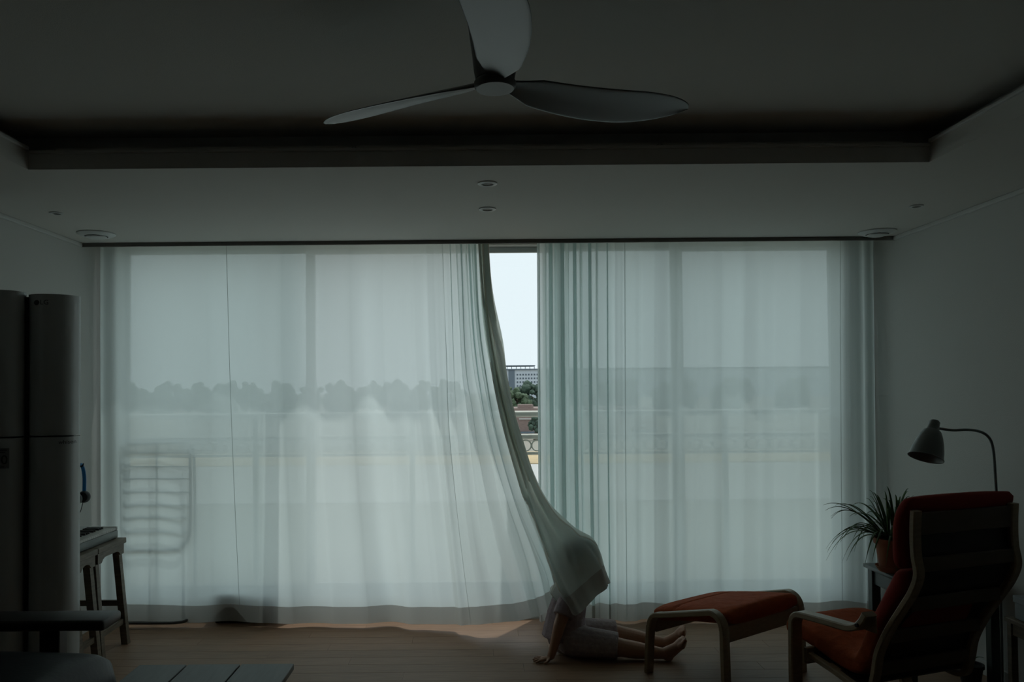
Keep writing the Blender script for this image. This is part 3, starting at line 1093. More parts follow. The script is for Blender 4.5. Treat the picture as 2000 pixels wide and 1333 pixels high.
bm = bmesh.new()
lathe(bm, [(0.0, 0.0), (0.0115, 0.0), (0.0115, 0.001), (0.0, 0.001)], 24, Matrix.Translation((0.050, -0.118, 1.822)) @ FM)
wrap(obj('logo_disc', bm, M_PRINT, ac), 0.014, 0.229, 0.0006)
wrap(text_mesh('logo_text', 'LG', 0.030, M_PRINT, ac, Matrix.Translation((0.082, -0.128, 1.822)) @ FM), 0.014, 0.229, 0.0006)
wrap(text_mesh('brand_text', 'whisen', 0.026, M_PRINT, ac, Matrix.Translation((0.178, -0.124, 1.184)) @ FM), 0.014, 0.229, 0.0006)
st = obj('warranty_sticker', B((-0.118, -0.1375, 1.075), (-0.052, -0.1360, 1.165)), mat('grey_sticker', (0.20, 0.20, 0.20), 0.5), ac)
text_mesh('sticker_number', '10', 0.056, M_PRINT, st, Matrix.Translation((-0.085, -0.1380, 1.112)) @ FM)
for zz, ww in ((1.156, 0.024), (1.147, 0.018), (1.083, 0.014)):
    obj('sticker_line', B((-0.085 - ww, -0.1382, zz - 0.0018), (-0.085 + ww, -0.1374, zz + 0.0018)), M_PRINT, st)

# ------------------------------------------------------------------ stools, keyboard, headphones
def stool(y0, y1, label):
    t = thing('wooden_stool', label, 'stool', ((-2.0 - 2.325) / 2, (y0 + y1) / 2, 0), 0, 'wooden stools under the keyboard')
    hx, hy = (2.325 - 2.0) / 2, (y1 - y0) / 2
    obj('seat', B((-hx, -hy, 0.562), (hx, hy, 0.592), 0.004), M_STOOL, t)
    # shaped aprons front and back
    for sx in (-1, 1):
        bm = bmesh.new()
        pr = [(-hy + .012, 0.562), (-hy + .012, 0.505), (-hy + .055, 0.505), (-hy + .072, 0.522), (-hy + .095, 0.530),
              (hy - .095, 0.530), (hy - .072, 0.522), (hy - .055, 0.505), (hy - .012, 0.505), (hy - .012, 0.562)]
        a = [bm.verts.new((sx * (hx - .010), q, z)) for q, z in pr]
        b = [bm.verts.new((sx * (hx - .028), q, z)) for q, z in pr]
        m = len(pr)
        for k in range(m):
            bm.faces.new((a[k], a[(k + 1) % m], b[(k + 1) % m], b[k]))
        bm.faces.new(a)
        bm.faces.new(b[::-1])
        obj('apron', bm, M_STOOL, t)
    for sx in (-1, 1):
        for sy in (-1, 1):
            bm = bmesh.new()
            kick_x = 0.05 if sx > 0 else -0.02
            prism_between(bm, (sx * (hx - .045), sy * (hy - .030), 0.561), (sx * (hx - .045) + kick_x, sy * (hy - .018), 0.0), 0.036, 0.036)
            obj('leg', bm, M_STOOL, t)
    for sy in (-1, 1):
        obj('side_stretcher', B((-hx + .035, sy * (hy - .024) - .01, 0.215), (hx - .015, sy * (hy - .024) + .01, 0.245)), M_STOOL, t)
    for sx in (-1, 1):
        obj('long_stretcher', B((sx * (hx - .045) + (0.036 if sx > 0 else -.014) - .009, -hy + .035, 0.115), (sx * (hx - .045) + (0.036 if sx > 0 else -.014) + .009, hy - .035, 0.145)), M_STOOL, t)
    return t


stool(4.195, 4.525, 'wooden stool with splayed legs under the keyboard end, by the curtain')
stool(3.975, 4.190, 'wooden stool under the keyboard, next to the air conditioner')

kb = thing('electronic_keyboard', 'pale electronic piano keyboard lying across two wooden stools', 'keyboard', (-2.165, 4.235, 0.593))
KY0, KY1 = -0.265, 0.275
obj('case', B((-0.135, KY0, 0.0), (0.125, KY1, 0.045), 0.008, 3), M_LAMP, kb, 'auto')
obj('control_panel', B((-0.130, KY0 + .005, 0.045), (-0.025, KY1 - .005, 0.066), 0.006), M_WHITE, kb)
obj('display', B((-0.095, -0.10, 0.066), (-0.050, 0.05, 0.068), 0.001), M_BLACK, kb)
obj('end_cheek', B((-0.025, KY1 - 0.018, 0.044), (0.124, KY1 - 0.001, 0.064), 0.005), M_WHITE, kb)
obj('end_cheek', B((-0.025, KY0 + 0.001, 0.044), (0.124, KY0 + 0.018, 0.064), 0.005), M_WHITE, kb)
kw = 0.0218
nk = int((KY1 - KY0 - 0.040) / kw)
wk = B((-0.022, -kw / 2 + 0.0007, 0.0), (0.120, kw / 2 - 0.0007, 0.014), 0.0015, 1)
wme = bpy.data.meshes.new('white_key'); wk.to_mesh(wme); wk.free(); wme.materials.append(M_KEYW)
bk = B((-0.022, -0.0055, 0.0), (0.068, 0.0055, 0.024), 0.002, 1)
bme = bpy.data.meshes.new('black_key'); bk.to_mesh(bme); bk.free(); bme.materials.append(M_BLACK)
for i in range(nk):
    yk = KY1 - 0.020 - kw * (i + 0.5)
    o = obj('white_key', wme, None, kb); o.location = (0, yk, 0.0455)
    if i < nk - 1 and (i % 7) not in (0, 4):
        o = obj('black_key', bme, None, kb); o.location = (0, yk - kw / 2, 0.0458)
for sy in (KY0 + 0.06, KY1 - 0.06):
    pass

hp = thing('headphones', 'black and blue headphones hanging on the left wall above the keyboard', 'headphones', (XL + 0.02, 4.565, 1.005))
hc = 0.985
bm = bmesh.new()
pts = [(0.025 + 0.002 * math.sin(a), 0.062 * math.cos(a), -0.115 + 0.115 * math.sin(a)) for a in np.linspace(0.0, PI, 17)]
pts = [(0.025, 0.060, -0.175)] + pts + [(0.025, -0.060, -0.175)]
sweep_rect(bm, pts, 0.020, 0.008, (1, 0, 0))
obj('headband', bm, M_BLUE, hp, 'auto')
for s in (-1, 1):
    bm = bmesh.new()
    lathe(bm, [(0.0, -0.018), (0.028, -0.018), (0.034, -0.010), (0.034, 0.010), (0.028, 0.018), (0.0, 0.018)], 24,
          Matrix.Translation((0.030, s * 0.048, -0.195)) @ Matrix.Rotation(PI / 2, 4, 'X'))
    obj('ear_cup', bm, M_BLACK, hp, 'auto')
    bm = bmesh.new()
    lathe(bm, [(0.0, 0.0), (0.024, 0.0), (0.026, 0.004), (0.0, 0.005)], 24, Matrix.Translation((0.030, s * 0.070, -0.195)) @ Matrix.Rotation(-s * PI / 2, 4, 'X'))
    obj('cup_cover', bm, M_BLUE, hp, 'auto')
bm = bmesh.new()
tube(bm, smooth_path([(0.03, -0.05, -0.225), (0.032, -0.05, -0.30), (0.034, -0.045, -0.318), (0.032, -0.030, -0.325), (0.03, -0.025, -0.30), (0.034, 0.0, -0.27), (0.03, 0.035, -0.228)], 6), 0.0022, 6)
obj('cable', bm, M_BLACK, hp, True)
hk = thing('wall_hook', 'small black wall hook holding the headphones', 'hook', (XL, 4.565, 0.995))
obj('plate', B((0.0, -0.012, -0.02), (0.006, 0.012, 0.02), 0.002), M_BLACK, hk)
bm = bmesh.new()
tube(bm, smooth_path([(0.004, 0, -0.002), (0.03, 0, -0.006), (0.062, 0, -0.004), (0.070, 0, 0.012)], 5), 0.004, 8)
obj('peg', bm, M_BLACK, hk, True)

# ------------------------------------------------------------------ sofa and coffee table
sofa = thing('sofa', 'black leather sofa with dark wooden armrests along the left wall', 'sofa', (-1.80, 1.95, 0))
SX0, SX1 = -0.50, 0.46
obj('base_frame', B((SX0, -0.85, 0.10), (SX1 - 0.02, 0.80, 0.26), 0.02), M_DWOOD, sofa)
for yy0, yy1 in ((-0.80, -0.03), (-0.02, 0.76)):
    bm = bmesh.new()
    cushion(bm, [(0.0 - 0.22 + 0.812 * k / 24, (yy0 + yy1) / 2, 0.415 + 0.014 * math.sin(PI * k / 24)) for k in range(25)], yy1 - yy0, 0.31, (0, 1, 0), 36, 3.6, 0.09)
    ct = obj('seat_cushion', bm, M_LEATHER, sofa, True)
    bm = bmesh.new()
    tube(bm, smooth_path([(0.590, yy0 + 0.05, 0.42), (0.594, (yy0 + yy1) / 2, 0.425), (0.590, yy1 - 0.05, 0.42)], 6), 0.006, 6)
    obj('piping', bm, M_LEATHER, ct, True)
    bm = bmesh.new()
    cushion(bm, [(-0.30 - 0.10 * k / 20, (yy0 + yy1) / 2, 0.45 + 0.45 * k / 20) for k in range(21)], yy1 - yy0, 0.20, (0, 1, 0), 32, 3.4, 0.08)
    obj('back_cushion', bm, M_LEATHER, sofa, True)
for yc in (0.865, -0.905):
    bm = bmesh.new()
    ar = box(bm, (SX0, yc - 0.075, 0.590), (0.51, yc + 0.065, 0.627), 0.010, 3)
    arm = obj('armrest', bm, M_DWOOD, sofa, 'auto')
    for px in (-0.40, 0.30):
        obj('arm_post', B((px - 0.035, yc - 0.03, 0.0), (px + 0.035, yc + 0.03, 0.592), 0.006), M_DWOOD, sofa)
obj('back_board', B((SX0 - 0.02, -0.85, 0.10), (SX0 + 0.03, 0.80, 0.80), 0.01), M_DWOOD, sofa)

ct = thing('coffee_table', 'low grey table of three wide boards beside the sofa', 'coffee table', (-0.928, 2.32, 0))
edges = [(-1.200, -1.034), (-1.029, -0.846), (-0.841, -0.657)]
for a, b in edges:
    obj('board', B((a + 0.928, -0.50, 0.428), (b + 0.928, 0.50, 0.450), 0.003), M_TABLE, ct)
obj('apron', B((-0.24, -0.44, 0.36), (0.24, -0.42, 0.428)), M_TABLE, ct)
obj('apron', B((-0.24, 0.42, 0.36), (0.24, 0.44, 0.428)), M_TABLE, ct)
for sx in (-1, 1):
    obj('side_apron', B((sx * 0.235 - 0.01, -0.44, 0.36), (sx * 0.235 + 0.01, 0.44, 0.428)), M_TABLE, ct)
    for sy in (-1, 1):
        obj('leg', B((sx * 0.225 - 0.025, sy * 0.42 - 0.025, 0), (sx * 0.225 + 0.025, sy * 0.42 + 0.025, 0.428), 0.004), M_TABLE, ct)

# ------------------------------------------------------------------ footstool
def arc_board(p, q, top_p, top_q, r, n=8):
    """leg up, round corner, across, round corner, leg down (local y-z plane, x fixed)"""
    pts = []
    (yp, zp), (yq, zq) = p, q
    pts.append((yp, zp))
    pts.append((yp + (top_p[0] - yp) * 0.8, top_p[1] - r))
    d = 1 if yq > yp else -1
    for k in range(n + 1):
        a = PI / 2 * k / n
        pts.append((top_p[0] + d * r * (1 - math.cos(a)), top_p[1] - r + r * math.sin(a)))
    for k in range(n + 1):
        a = PI / 2 * (1 - k / n)
        pts.append((top_q[0] - d * r * (1 - math.cos(a)), top_q[1] - r + r * math.sin(a)))
    pts.append((yq + (top_q[0] - yq) * 0.8, top_q[1] - r))
    pts.append((yq, zq))
    out = []
    for a in pts:
        if not out or (Vector(a) - Vector(out[-1])).length > 1e-4:
            out.append(a)
    return out


FA = math.atan2(0.590, 0.806)                       # side-to-side direction of the footstool
fo = thing('footstool', 'bentwood footstool with rust-orange cushion beside the sitting child', 'footstool', (1.212, 3.974, 0), FA)
# local x: side to side, local y: away from the armchair (lower end)
for sx in (-0.300, 0.300):
    path = arc_board((-0.225, 0.0), (0.235, 0.0), (-0.215, 0.378), (0.215, 0.300), 0.065)
    bm = bmesh.new()
    sweep_rect(bm, [(sx, a, b) for a, b in path], 0.048, 0.026, (1, 0, 0))
    obj('side_frame', bm, M_BIRCH, fo, 'auto')
obj('cross_rail', B((-0.277, -0.222, 0.250), (0.277, -0.200, 0.325), 0.004), M_BIRCH, fo)
obj('cross_rail', B((-0.277, 0.200, 0.20), (0.277, 0.222, 0.262), 0.004), M_BIRCH, fo)
bm = bmesh.new()
pts = [(0, -0.235 + 0.47 * k / 40, 0.362 - 0.083 * k / 40 + 0.006 * math.sin(PI * k / 40)) for k in range(41)]
cushion(bm, pts, 0.548, 0.084, (1, 0, 0), 40, 4.0, 0.05, tuft=lambda t: 1 - 0.30 * math.exp(-((t - 0.70) / 0.012) ** 2))
obj('cushion', bm, M_RUST, fo, True)
bm = bmesh.new()
tube(bm, [(-0.235 + 0.47 * k / 12, 0.094, 0.362 - 0.083 * 0.70 + 0.006 * math.sin(PI * .7) + 0.0330) for k in range(13)], 0.003, 6)
obj('stitched_seam', bm, M_RED, fo, True)

# ------------------------------------------------------------------ armchair
CA = math.radians(20)
ch = thing('armchair', 'bentwood cantilever armchair with rust-red cushions facing the footstool', 'armchair', (1.761, 3.279, 0), CA)
# local x: sitter's right, y: the way it faces
for sx in (-1, 1):
    x = sx * 0.31
    # arm, front upright and floor runner in one bent board
    r = 0.055
    pts = [(q.x, q.y) for q in smooth_path([(-0.085, 0.528, 0), (-0.066, 0.496, 0), (-0.036, 0.468, 0), (0.008, 0.453, 0), (0.06, 0.449, 0)], 4)]
    pts += [(0.10, 0.447), (0.20, 0.441)]
    for k in range(7):
        a = PI / 2 * k / 6
        pts.append((0.265 + 0.055 * math.sin(a), 0.436 - 0.055 * (1 - math.cos(a))))
    pts += [(0.322, 0.20)]
    for k in range(7):
        a = PI / 2 * k / 6
        pts.append((0.250 + 0.072 * math.cos(a), 0.087 - 0.072 * math.sin(a)))
    pts += [(0.0, 0.014), (-0.34, 0.014)]
    bm = bmesh.new()
    sweep_rect(bm, [(x, a, b) for a, b in pts], 0.060, 0.027, (1, 0, 0))
    obj('arm_frame', bm, M_BIRCH, ch, 'auto')
    # back and seat rail
    bp = smooth_path([(0, -0.255, 0.945), (0, -0.250, 0.86), (0, -0.252, 0.78), (0, -0.262, 0.71), (0, -0.235, 0.64), (0, -0.19, 0.57), (0, -0.125, 0.47), (0, -0.075, 0.37), (0, -0.055, 0.28), (0, -0.03, 0.215), (0, 0.04, 0.205), (0, 0.15, 0.228), (0, 0.30, 0.255)], 5)
    bm = bmesh.new()
    sweep_rect(bm, [(sx * 0.253, q.y, q.z) for q in bp], 0.040, 0.024, (1, 0, 0))
    obj('back_rail', bm, M_BIRCH, ch, 'auto')
    bm = bmesh.new()
    lathe(bm, [(0.0, 0.008), (0.007, 0.008), (0.008, 0.004), (0.008, 0.0), (0.0, 0.0)], 12, Matrix.Translation((x + sx * 0.030, -0.055, 0.480)) @ Matrix.Rotation(sx * PI / 2, 4, 'Y'))
    obj('bolt', bm, M_DARKMETAL, ch)
    bm = bmesh.new()
    lathe(bm, [(0.0, 0.008), (0.006, 0.008), (0.007, 0.0), (0.0, 0.0)], 12, Matrix.Translation((x, 0.336, 0.245)) @ Matrix.Rotation(-PI / 2, 4, 'X'))
    obj('bolt', bm, M_DARKMETAL, ch)
    obj('arm_spacer', B((min(sx * 0.273, sx * 0.280), -0.085, 0.45), (max(sx * 0.273, sx * 0.281), -0.035, 0.51)), M_BIRCH, ch)
obj('front_cross_rail', B((-0.28, 0.285, 0.215), (0.28, 0.305, 0.285), 0.004), M_BIRCH, ch)
obj('rear_cross_rail', B((-0.28, -0.33, 0.028), (0.28, -0.27, 0.048), 0.004), M_BIRCH, ch)
for yb, zb, hh, nm in ((-0.250, 0.895, 0.055, 'top_slat'), (-0.258, 0.745, 0.035, 'slat'), (-0.200, 0.585, 0.035, 'slat'), (-0.110, 0.44, 0.035, 'slat'), (-0.058, 0.30, 0.035, 'slat')):
    obj(nm, B((-0.235, yb - 0.009, zb - hh * 0.75), (0.235, yb + 0.009, zb + hh * 0.75), 0.004), M_SLAT, ch)
# webbing between the rails
bm = bmesh.new()
web = smooth_path([(0, -0.235, 0.945), (0, -0.231, 0.86), (0, -0.233, 0.78), (0, -0.243, 0.71), (0, -0.216, 0.645), (0, -0.172, 0.58), (0, -0.106, 0.475), (0, -0.055, 0.37), (0, -0.036, 0.28), (0, -0.015, 0.232), (0, 0.05, 0.220), (0, 0.28, 0.262)], 4)
sweep_rect(bm, web, 0.50, 0.006, (1, 0, 0))
obj('webbing', bm, M_BLACK, ch)
bm = bmesh.new()
pts = smooth_path([(0, -0.150, 0.66), (0, -0.085, 0.54), (0, -0.02, 0.42), (0, 0.025, 0.325), (0, 0.075, 0.275), (0, 0.17, 0.278), (0, 0.29, 0.308), (0, 0.40, 0.326), (0, 0.475, 0.324)], 7)
cushion(bm, pts, 0.475, 0.105, (1, 0, 0), 40, 3.6, 0.06)
obj('seat_cushion', bm, M_RUST, ch, True)
bm = bmesh.new()
pts = smooth_path([(0, -0.180, 0.70), (0, -0.145, 0.635), (0, -0.085, 0.53), (0, -0.04, 0.45)], 7)
cushion(bm, pts, 0.500, 0.110, (1, 0, 0), 36, 3.2, 0.05)
obj('back_cushion', bm, M_RED, ch, True)
bm = bmesh.new()
pts = smooth_path([(0.016, -0.225, 0.985), (0.016, -0.184, 0.90), (0.016, -0.176, 0.80), (0.016, -0.176, 0.715)], 7)
cushion(bm, pts, 0.575, 0.088, (1, 0, 0), 36, 3.0, 0.07)
obj('headrest_cushion', bm, M_RED, ch, True)

# ------------------------------------------------------------------ side table, plant, lamp
tb = thing('side_table', 'dark green painted side table carrying the potted spider plant', 'side table', (2.205, 3.925, 0))
bm = bmesh.new()
box(bm, (-0.235, -0.205, 0.478), (0.235, 0.205, 0.500), 0.008, 2)
obj('table_top', bm, M_GREENT, tb, 'auto')
for sy in (-1, 1):
    obj('apron', B((-0.19, sy * 0.170 - .009, 0.405), (0.19, sy * 0.170 + .009, 0.478)), M_GREENT, tb)
for sx in (-1, 1):
    obj('side_apron', B((sx * 0.198 - .009, -0.16, 0.405), (sx * 0.198 + .009, 0.16, 0.478)), M_GREENT, tb)
    for sy in (-1, 1):
        obj('leg', B((sx * 0.195 - 0.022, sy * 0.165 - 0.022, 0), (sx * 0.195 + 0.022, sy * 0.165 + 0.022, 0.478), 0.003), M_GREENT, tb)

pp = at(1745, 1100, 3.93)
pl = thing('potted_spider_plant', 'green spider plant in terracotta pot on the dark side table', 'potted plant', (pp.x, 3.93, 0.5005))
bm = bmesh.new()
lathe(bm, [(0.0, 0.0), (0.066, 0.0), (0.083, 0.026), (0.080, 0.027), (0.066, 0.007), (0.0, 0.007)], 36)
obj('saucer', bm, M_TERRA, pl, 'auto')
bm = bmesh.new()
lathe(bm, [(0.0, 0.008), (0.060, 0.008), (0.064, 0.02), (0.080, 0.135), (0.088, 0.136), (0.090, 0.162), (0.082, 0.162), (0.078, 0.14), (0.0, 0.135)], 40)
obj('pot', bm, M_TERRA, pl, 'auto')
bm = bmesh.new()
lathe(bm, [(0.078, 0.138), (0.05, 0.147), (0.02, 0.150), (0.0, 0.150)], 20)
obj('soil', bm, M_SOIL, pl, True)


def leaf(az, length, rise, droop, width, base):
    n = 14
    bm = bmesh.new()
    d = Vector((math.cos(az), math.sin(az), 0))
    sd = Vector((-math.sin(az), math.cos(az), 0))
    rows = []
    for i in range(n + 1):
        t = i / n
        hgt = rise * (1 - (1 - t) ** 1.7) - droop * t ** 2.4
        out = length * (t ** 0.9)
        p = Vector(base) + d * out + Vector((0, 0, hgt)) + sd * 0.01 * math.sin(3 * t + az * 3)
        w = width * (0.55 + 0.9 * t - 1.45 * t * t) if t < 0.97 else width * 0.02
        w = max(w, 0.0006)
        rows.append([bm.verts.new(p - sd * w + Vector((0, 0, w * 0.5))), bm.verts.new(p + Vector((0, 0, 0.0))), bm.verts.new(p + sd * w + Vector((0, 0, w * 0.5))), bm.verts.new(p - Vector((0, 0, 0.0012)))])
    for a, b in zip(rows, rows[1:]):
        for k in range(4):
            bm.faces.new((a[k], a[(k + 1) % 4], b[(k + 1) % 4], b[k]))
    return bm


lr = random.Random(3)
for i in range(78):
    az = 2 * PI * i / 78 * 2.62 + lr.uniform(-0.2, 0.2)
    if i % 3 == 0:
        L_, ri, dr = lr.uniform(0.05, 0.12), lr.uniform(0.20, 0.27), lr.uniform(0.0, 0.05)
    elif i % 3 == 1:
        L_, ri, dr = lr.uniform(0.22, 0.31), lr.uniform(0.14, 0.22), lr.uniform(0.06, 0.14)
    else:
        L_, ri, dr = lr.uniform(0.20, 0.30), lr.uniform(0.09, 0.15), lr.uniform(0.15, 0.25)
    if math.cos(az) > 0.2 and L_ > 0.17:
        L_ *= 0.72
    obj('leaf', leaf(az, L_, ri, dr, lr.uniform(0.0078, 0.0112), (0.02 * math.cos(az), 0.02 * math.sin(az), 0.148)), M_LEAF, pl, True)

LX, LY = 2.335, 3.60
lp = thing('floor_lamp', 'grey reading lamp with bell shade on a bent stem beside the armchair', 'floor lamp', (LX, LY, 0))
bm = bmesh.new()
lathe(bm, [(0.0, 0.0), (0.088, 0.0), (0.092, 0.006), (0.085, 0.018), (0.02, 0.026), (0.012, 0.05), (0.0, 0.05)], 36)
obj('base', bm, M_LAMP, lp, 'auto')


def LP(u, v):
    q = at(u, v, LY)
    return (q.x - LX, 0.0, q.z)


bm = bmesh.new()
tube(bm, smooth_path([(0, 0, 0.03), (0.0, 0, 0.5), LP(1947, 985), LP(1944, 930), LP(1940, 880), LP(1932, 856), LP(1915, 844), LP(1890, 840), LP(1862, 841), LP(1838, 838), LP(1828, 836)], 6), 0.0062, 10)
obj('stem', bm, M_LAMP, lp, True)
tp_, mt_ = Vector(LP(1824, 832)), Vector(LP(1800, 897))
ax_ = (mt_ - tp_)
hl = ax_.length
ax_.normalize()
ax_ = (ax_ + Vector((0, -0.18, 0))).normalized()
MS = Matrix.Translation(tp_) @ ax_.to_track_quat('Z', 'Y').to_matrix().to_4x4()
bm = bmesh.new()
prof = [(0.0, -0.026), (0.016, -0.025), (0.022, -0.018), (0.023, 0.0), (0.026, 0.018), (0.030, 0.022), (0.036, 0.026), (0.048, 0.052), (0.059, 0.085), (0.067, 0.120), (0.071, 0.150), (0.074, 0.152), (0.074, 0.156),
        (0.071, 0.155), (0.067, 0.148), (0.063, 0.118), (0.055, 0.085), (0.044, 0.054), (0.030, 0.032), (0.0, 0.030)]
lathe(bm, prof, 40, MS)
obj('lamp_shade', bm, M_LAMP, lp, 'auto')
bm = bmesh.new()
lathe(bm, [(0.0, 0.03), (0.014, 0.035), (0.016, 0.05), (0.028, 0.08), (0.028, 0.10), (0.018, 0.118), (0.0, 0.122)], 20, MS)
obj('bulb', bm, M_BULB, lp, True)

# low bench with a box by the right wall, and a small pot on the floor
bn = thing('narrow_bench', 'narrow low wooden bench against the right wall behind the armchair', 'bench', (2.348, 3.17, 0))
obj('bench_top', B((-0.100, -0.28, 0.395), (0.10, 0.28, 0.415), 0.004), M_STOOL, bn)
for sx in (-1, 1):
    for sy in (-1, 1):
        obj('leg', B((sx * 0.08 - .014, sy * 0.255 - .014, 0), (sx * 0.08 + .014, sy * 0.255 + .014, 0.395), 0.002), M_STOOL, bn)
    obj('apron', B((sx * 0.08 - .008, -0.24, 0.345), (sx * 0.08 + .008, 0.24, 0.395)), M_STOOL, bn)
gb = thing('cardboard_box', 'grey box with a lid on the narrow bench', 'box', (2.355, 3.20, 0.4155))
obj('box_body', B((-0.085, -0.21, 0.0), (0.085, 0.21, 0.085), 0.004), M_BOX, gb)
obj('lid', B((-0.090, -0.215, 0.068), (0.090, 0.215, 0.098), 0.004), M_BOX, gb)
po = thing('small_potted_plant', 'small dark flowerpot with one curved shoot by the skirting board', 'potted plant', (2.315, 3.80, 0))
bm = bmesh.new()
lathe(bm, [(0.0, 0.0), (0.040, 0.0), (0.052, 0.075), (0.058, 0.076), (0.058, 0.092), (0.050, 0.092), (0.048, 0.08), (0.0, 0.08)], 28)
obj('pot', bm, M_BLACK, po, 'auto')
for a, l in ((0.2, 0.07), (2.6, 0.05), (4.4, 0.05)):
    obj('shoot', leaf(a, l, 0.05, 0.015, 0.006, (0, 0, 0.08)), M_LEAF, po, True)

# ------------------------------------------------------------------ outside
rl = thing('balcony_railing', 'ivory metal railing with a row of rings outside the window', 'railing', (0, 5.36, 0))
RX0, RX1 = -2.6, 2.7
obj('top_rail', B((RX0, -0.024, 1.225), (RX1, 0.024, 1.267), 0.019, 5), M_RAIL, rl, 'auto')
obj('middle_rail', B((RX0, -0.018, 1.077), (RX1, 0.018, 1.112), 0.015, 4), M_RAIL, rl, 'auto')
obj('lower_rail', B((RX0, -0.012, 0.972), (RX1, 0.012, 0.990), 0.003), M_RAIL, rl)
obj('bottom_rail', B((RX0, -0.016, 0.06), (RX1, 0.016, 0.095), 0.005), M_RAIL, rl)
bm = bmesh.new()
tube(bm, [(0.036 * math.cos(a), 0, 0.036 * math.sin(a)) for a in np.linspace(0, 2 * PI, 20, endpoint=False)], 0.0055, 6, closed=True)
ring_me = bpy.data.meshes.new('ring')
bm.to_mesh(ring_me)
bm.free()
ring_me.materials.append(M_RAIL)
x = RX0 + 0.1
while x < RX1 - 0.05:
    o = obj('ring', ring_me, None, rl, True)
    o.location = (x, 0, 1.034)
    x += 0.076
for x in (-2.55, -1.5, -0.45, 0.62, 1.65, 2.65):
    obj('post', B((x - 0.018, -0.018, 0.0), (x + 0.018, 0.018, 1.23), 0.004), M_RAIL, rl)
obj('slab_bracket', B((RX0, -0.16, -0.12), (RX1, 0.05, 0.0)), M_CONC, rl)

GZ = -5.0
gr = struct('ground', B((-1500, 5.5, GZ - 1), (1500, 2500, GZ)), M_GROUND)
struct('sandy_lot', B((-60, 70, GZ), (60, 84, GZ + 0.05)), M_LOT)
struct('road', B((-160, 46, GZ), (160, 69, GZ + 0.06)), M_ROAD)


def building(name, label, x0, x1, y0, y1, z1, m):
    t = thing(name, label, 'building', ((x0 + x1) / 2, (y0 + y1) / 2, GZ))
    hx, hy = (x1 - x0) / 2, (y1 - y0) / 2
    obj('wall', B((-hx, -hy, 0), (hx, hy, z1 - GZ)), m, t)
    return t, hx, hy


OB_Y = 700
ot, hx, hy = building('office_building', 'pale blue office block with rows of square windows on the skyline', 24, 330, OB_Y, OB_Y + 30, 20.0, M_OFFICE)
obj('stair_tower', B((-hx + 2.2, -hy - 0.8, 0), (-hx + 7.5, -hy + 1, 20.0 - GZ)), M_OFFICED, ot)
obj('roof_edge', B((-hx - 1.5, -hy - 1.5, 20.0 - GZ), (hx + 1.5, hy + 1.5, 21.0 - GZ)), M_OFFICED, ot)
obj('roof_canopy', B((-hx, -hy + 3, 23.6 - GZ), (-hx + 26, hy - 3, 24.2 - GZ)), M_OFFICED, ot)
for k in range(7):
    obj('canopy_post', B((-hx + 1 + 4 * k, -hy + 4, 21.0 - GZ), (-hx + 1.5 + 4 * k, -hy + 4.5, 23.6 - GZ)), M_OFFICED, ot)
wm = B((-0.65, -0.15, -0.75), (0.65, 0.15, 0.75))
wme2 = bpy.data.meshes.new('window'); wm.to_mesh(wme2); wm.free(); wme2.materials.append(M_OWIN)
for rz in range(5):
    for cx in range(34):
        o = obj('window', wme2, None, ot)
        o.location = (-hx + 10.0 + cx * 2.5, -hy - 0.1, 15.8 - rz * 3.3 - GZ)

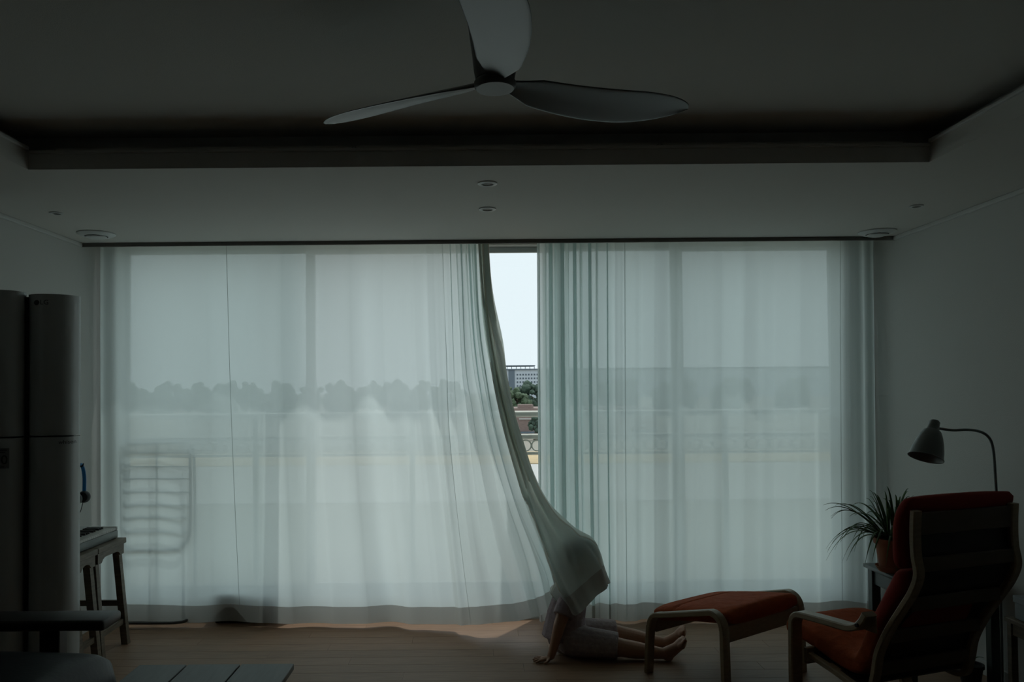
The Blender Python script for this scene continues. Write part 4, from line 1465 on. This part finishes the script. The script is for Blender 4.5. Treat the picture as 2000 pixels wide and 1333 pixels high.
bt, hx, hy = building('brick_building', 'flat-roofed brick building below the trees, seen through the curtain gap', 4.2, 24.0, 108, 120, -0.95, M_BRICK)
obj('roof_block', B((-hx + 1.2, -hy + 0.5, -0.95 - GZ), (-hx + 3.2, -hy + 4, -0.45 - GZ)), M_BRICK, bt)
obj('pale_band', B((-hx + 1.2, -hy - 0.15, -2.45 - GZ), (-hx + 3.2, -hy + 0.1, -2.30 - GZ)), M_CONC, bt)
obj('lower_band', B((-hx, -hy - 0.6, -4.3 - GZ), (hx, -hy + 0.1, -4.1 - GZ)), M_OFFICED, bt)
wt, hx, hy = building('low_white_building', 'low pale flat-roofed building dimly visible through the left sheer curtain', -34, -6, 90, 98, -1.6, M_CONC)
obj('roof', B((-hx - .4, -hy - .4, -1.6 - GZ), (hx + .4, hy + .4, -1.3 - GZ)), M_OFFICED, wt)


def tree(x, y, top, rad, label, m, seed):
    t = thing('tree', label, 'tree', (x, y, GZ), 0, 'trees behind the brick building')
    rr = random.Random(seed)
    bm = bmesh.new()
    hz = top - GZ
    for k in range(46):
        a, b = rr.uniform(0, 2 * PI), math.acos(rr.uniform(-0.8, 1))
        q = rr.uniform(0.5, 0.9)
        c = Vector((rad * q * math.sin(b) * math.cos(a), rad * q * math.sin(b) * math.sin(a), hz - rad * 1.25 + rad * 1.15 * q * math.cos(b)))
        r_ = rad * rr.uniform(0.16, 0.32)
        res = bmesh.ops.create_icosphere(bm, subdivisions=2, radius=r_)
        for v in res['verts']:
            v.co = v.co * rr.uniform(0.80, 1.18) + c
    obj('crown', bm, m, t)
    bm = bmesh.new()
    tube(bm, [(0, 0, 0), (0.2, 0, hz * 0.5), (0, 0.1, hz - rad)], [0.35, 0.25, 0.12], 8)
    obj('trunk', bm, M_TRUNK, t)


for i, (x, y, top, rad, lb) in enumerate((
        (5.0, 205, 2.6, 4.2, 'broad dark green tree in front of the office block'),
        (9.2, 196, 3.4, 4.0, 'dark green tree in front of the office stair tower'),
        (13.8, 210, 4.4, 4.2, 'tallest dark green tree in front of the office windows'),
        (22.8, 200, 3.8, 4.2, 'dark green tree at the right end of the row'),
        (8.6, 150, -0.9, 3.2, 'paler green round tree just above the brick roof'),
        (7.3, 103, -1.7, 1.1, 'small green tree standing against the brick wall'))):
    tree(x, y, top, rad, lb, M_TREE[i % 3], 20 + i)

src = [o for o in C.objects if o.name.startswith('tree') and o.parent is None][:3]
k = 0
for x in [-112 + 5.2 * i for i in range(21)] + [31 + 5.2 * i for i in range(14)]:
    c = copy_tree(src[k % 3])
    c.location = (x, 200 + 11 * (k % 3), GZ + 0.6 * math.sin(k * 2.1) + 1.4)
    c.rotation_euler = (0, 0, k * 1.3)
    c['label'] = 'distant tree on the skyline, only dimly seen through the sheer curtains'
    c['group'] = 'skyline trees behind the sheer curtains'
    k += 1
